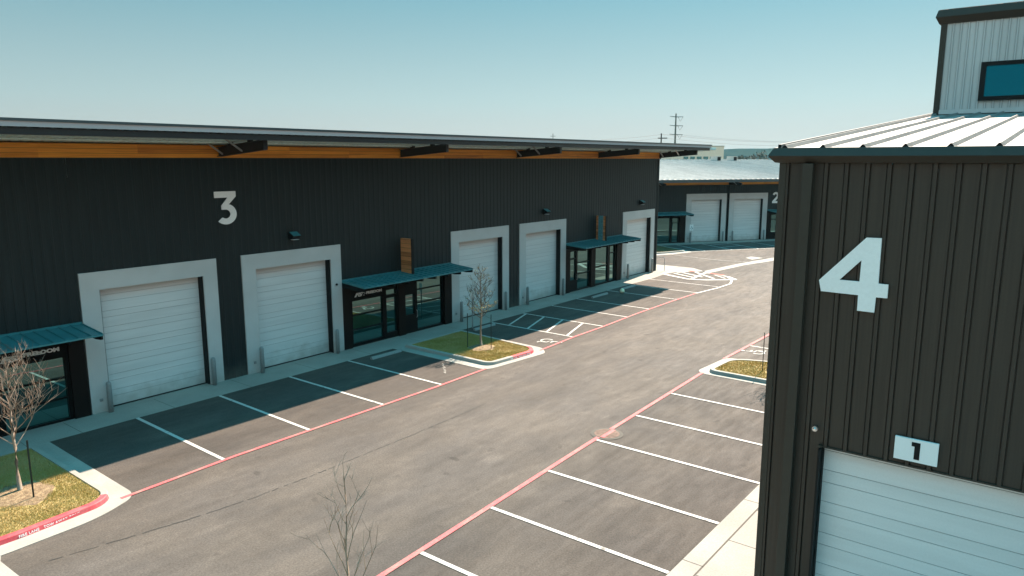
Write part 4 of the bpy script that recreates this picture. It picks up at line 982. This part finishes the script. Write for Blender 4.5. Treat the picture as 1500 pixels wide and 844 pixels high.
stake(24.6, 21.75, .12, 1.6, 'dark stake left of the twiggy tree in the middle island', (25.2, 21.45))
stake(25.05, 20.72, .12, 1.6, 'dark stake right of the twiggy tree in the middle island', (25.2, 21.45))
stake(29.2, 9.72, .12, 1.6, 'dark stake in the right hand island', (29.45, 9.0))

# ------------------------------------------------------------------ distance
def far(dx, dy, d): return (dx * d, dy * d)
r_ = empty('utility_pole', (*far(.902, .432, 300), 0)); tag(r_, 'tall steel power pole with three arms beyond the roofs', 'power pole')
mb = MB(); mb.tube([(0, 0, 0), (0, 0, 26.3)], [.55, .26], 8); mb.build('mast', M['pole'], r_)
ax = Vector((.45, -.893, 0))
ins = []
for z in (25.0, 21.6, 18.2):
    mb = MB(); mb.tube([(ax * -2.3) + Vector((0, 0, z + .25)), Vector((0, 0, z)), (ax * 2.8) + Vector((0, 0, z))], [.10, .17, .10], 5); a_ = mb.build('cross_arm', M['pole'], r_)
    mb = MB(); mb.tube([ax * .8 + Vector((0, 0, z)), ax * 1.7 + Vector((0, 0, z - 1.7)), ax * 2.7 + Vector((0, 0, z))], .07, 4); mb.build('insulator', M['wood_pole'], a_)
r_ = empty('utility_pole', (*far(.894, .448, 180), 0)); tag(r_, 'short wooden power pole with one crossarm left of the tall steel pole', 'power pole')
mb = MB(); mb.tube([(0, 0, 0), (0, 0, 14.7)], [.22, .15], 7); mb.build('mast', M['wood_pole'], r_)
mb = MB(); mb.tube([ax * -.8 + Vector((0, 0, 13.6)), ax * 1.4 + Vector((0, 0, 13.6))], .13, 5); mb.build('cross_arm', M['wood_pole'], r_)
r_ = empty('utility_pole', (*far(.8214, .5704, 400), 0)); tag(r_, 'tiny distant pole over the middle of the long roof', 'power pole')
mb = MB(); mb.tube([(0, 0, 0), (0, 0, 22.3)], [.22, .16], 6); mb.build('mast', M['wood_pole'], r_)
mb = MB(); mb.tube([ax * -1.4 + Vector((0, 0, 20.9)), ax * 1.4 + Vector((0, 0, 20.9))], .12, 5); mb.build('cross_arm', M['wood_pole'], r_)
def wire(pts, label, r=.03):
    mb = MB()
    for a, b in zip(pts[:-1], pts[1:]):
        a = Vector(a); b = Vector(b); P = []
        for i in range(17):
            t = i / 16; p = a.lerp(b, t); p.z -= 4 * (a - b).length * .012 * t * (1 - t); P.append(p)
        mb.tube(P, r, 4)
    o = mb.build('power_line', M['wire']); tag(o, label, 'power line', 'overhead lines')
def fp(u, d, z):
    # point at plan distance d in the direction seen at column u of the photo (for far things)
    t = (u - 750) / 1072.1; v = (cf.x + cr.x * t + .17 * cu.x, cf.y + cr.y * t + .17 * cu.y); l_ = math.hypot(*v); return (v[0] / l_ * d, v[1] / l_ * d, z)
wire([fp(880, 170, 13.1), fp(968, 180, 14.5), fp(1150, 200, 12.9), fp(1400, 240, 11)], 'upper overhead line from the short wooden pole', .028)
wire([fp(880, 170, 12.4), fp(968, 180, 13.7), fp(1150, 200, 12.0), fp(1400, 240, 10)], 'lower overhead line from the short wooden pole', .028)
wire([fp(1000, 300, 18), fp(1160, 310, 15.4), fp(1500, 340, 13)], 'thin overhead line from the tall steel pole', .03)

# pale flat building beyond
r_ = empty('flat_building', fp(1040, 210, 0), R(-32)); tag(r_, 'pale flat roofed building beyond the far roof', 'building')
mb = MB(); mb.box(-9.0, 4.3, 0, 18, 0, 12.1); mb.build('wall', M['cream'], r_)
mb = MB(); mb.box(-9.1, 4.4, -.1, 18.1, 12.1, 12.35); mb.build('parapet', M['duct'], r_)
for i in range(6):
    mb = MB(); mb.box(-8.5 + 2.1 * i, -7.0 + 2.1 * i, -.06, 0.0, 6.6, 9.4); mb.build('window', M['glass'], r_)
# hills and a bare wood
def hnoise(x): return math.sin(x * 7.1) * .5 + math.sin(x * 17.3 + 1) * .3 + math.sin(x * 41.7 + 2) * .2
mb = MB(); n = 220; A0, A1 = R(-70), R(150); V = []; Fc = []
for i in range(n + 1):
    a = A0 + (A1 - A0) * i / n
    for d, h in ((1700, 0), (1720, 18), (1750, 34 + 3 * hnoise(a * 1.6) + 1.6 * hnoise(a * 9)), (2300, 18), (2760, 33 + 5 * hnoise(a * .8 + 4) + 1.5 * hnoise(a * 8)), (3400, 0)):
        V.append((d * math.cos(a), d * math.sin(a), h + random.uniform(-1, 1) * (h > 0)))
for i in range(n):
    for k in range(5): Fc.append((i * 6 + k, i * 6 + k + 1, (i + 1) * 6 + k + 1, (i + 1) * 6 + k))
mb.add(V, Fc); struct(mb.build('hills', M['hill']), 'low wooded hills along the horizon', 'hills')
mb = MB(); rr = random.Random(77)
def wood_tree(cx, cy, h, w):
    for _ in range(int(70)):
        t = rr.uniform(0.15, 1); a = rr.uniform(0, 6.28); q = w * (1 - abs(t - .5)) * math.sqrt(rr.random()); p = Vector((cx + q * math.cos(a), cy + q * math.sin(a), h * t))
        for _k in range(3):
            s_ = rr.uniform(.35, .9); u_ = Vector((rr.uniform(-1, 1), rr.uniform(-1, 1), rr.uniform(-.4, 1))).normalized() * s_; v_ = u_.cross(Vector((rr.uniform(-1, 1), rr.uniform(-1, 1), 1))).normalized() * s_ * .4
            mb.add([p, p + u_ + v_, p + 2 * u_, p + u_ - v_], [(0, 1, 2, 3)])
    mb.tube([(cx, cy, 0), (cx, cy, h * .8)], [.2, .06], 4)
for i in range(190):
    u = rr.uniform(1040, 1500); d = rr.uniform(420, 560); big = math.exp(-((u - 1112) / 22) ** 2)
    x, y, _ = fp(u, d, 0); wood_tree(x, y, rr.uniform(6, 9.0) + 4.5 * big * rr.random() + 1.0, rr.uniform(1.8, 3.2))
for i in range(60):
    u = rr.uniform(-100, 1040); d = rr.uniform(420, 560); x, y, _ = fp(u, d, 0); wood_tree(x, y, rr.uniform(6, 10), rr.uniform(1.8, 3.2))
tag(mb.build('far_wood', M['treec']), 'brown bare wood far off below the hills', 'wood', kind='stuff')

# the air: far things fade towards the pale sky
hm = bpy.data.materials.new('haze_air'); hm.use_nodes = True; hn = hm.node_tree.nodes; hn.remove(hn['Principled BSDF'])
pv = hn.new('ShaderNodeVolumePrincipled'); pv.inputs['Color'].default_value = (.45, .85, 1.0, 1); pv.inputs['Density'].default_value = 0.00007; pv.inputs['Anisotropy'].default_value = 0.2
hm.node_tree.links.new(pv.outputs[0], hn['Material Output'].inputs['Volume'])
mb = MB(); mb.box(-3700, 3700, -3700, 3700, -1.1, 46); hz = mb.build('haze', hm); tag(hz, 'thin pale air that fades the far hills', 'haze', kind='stuff')
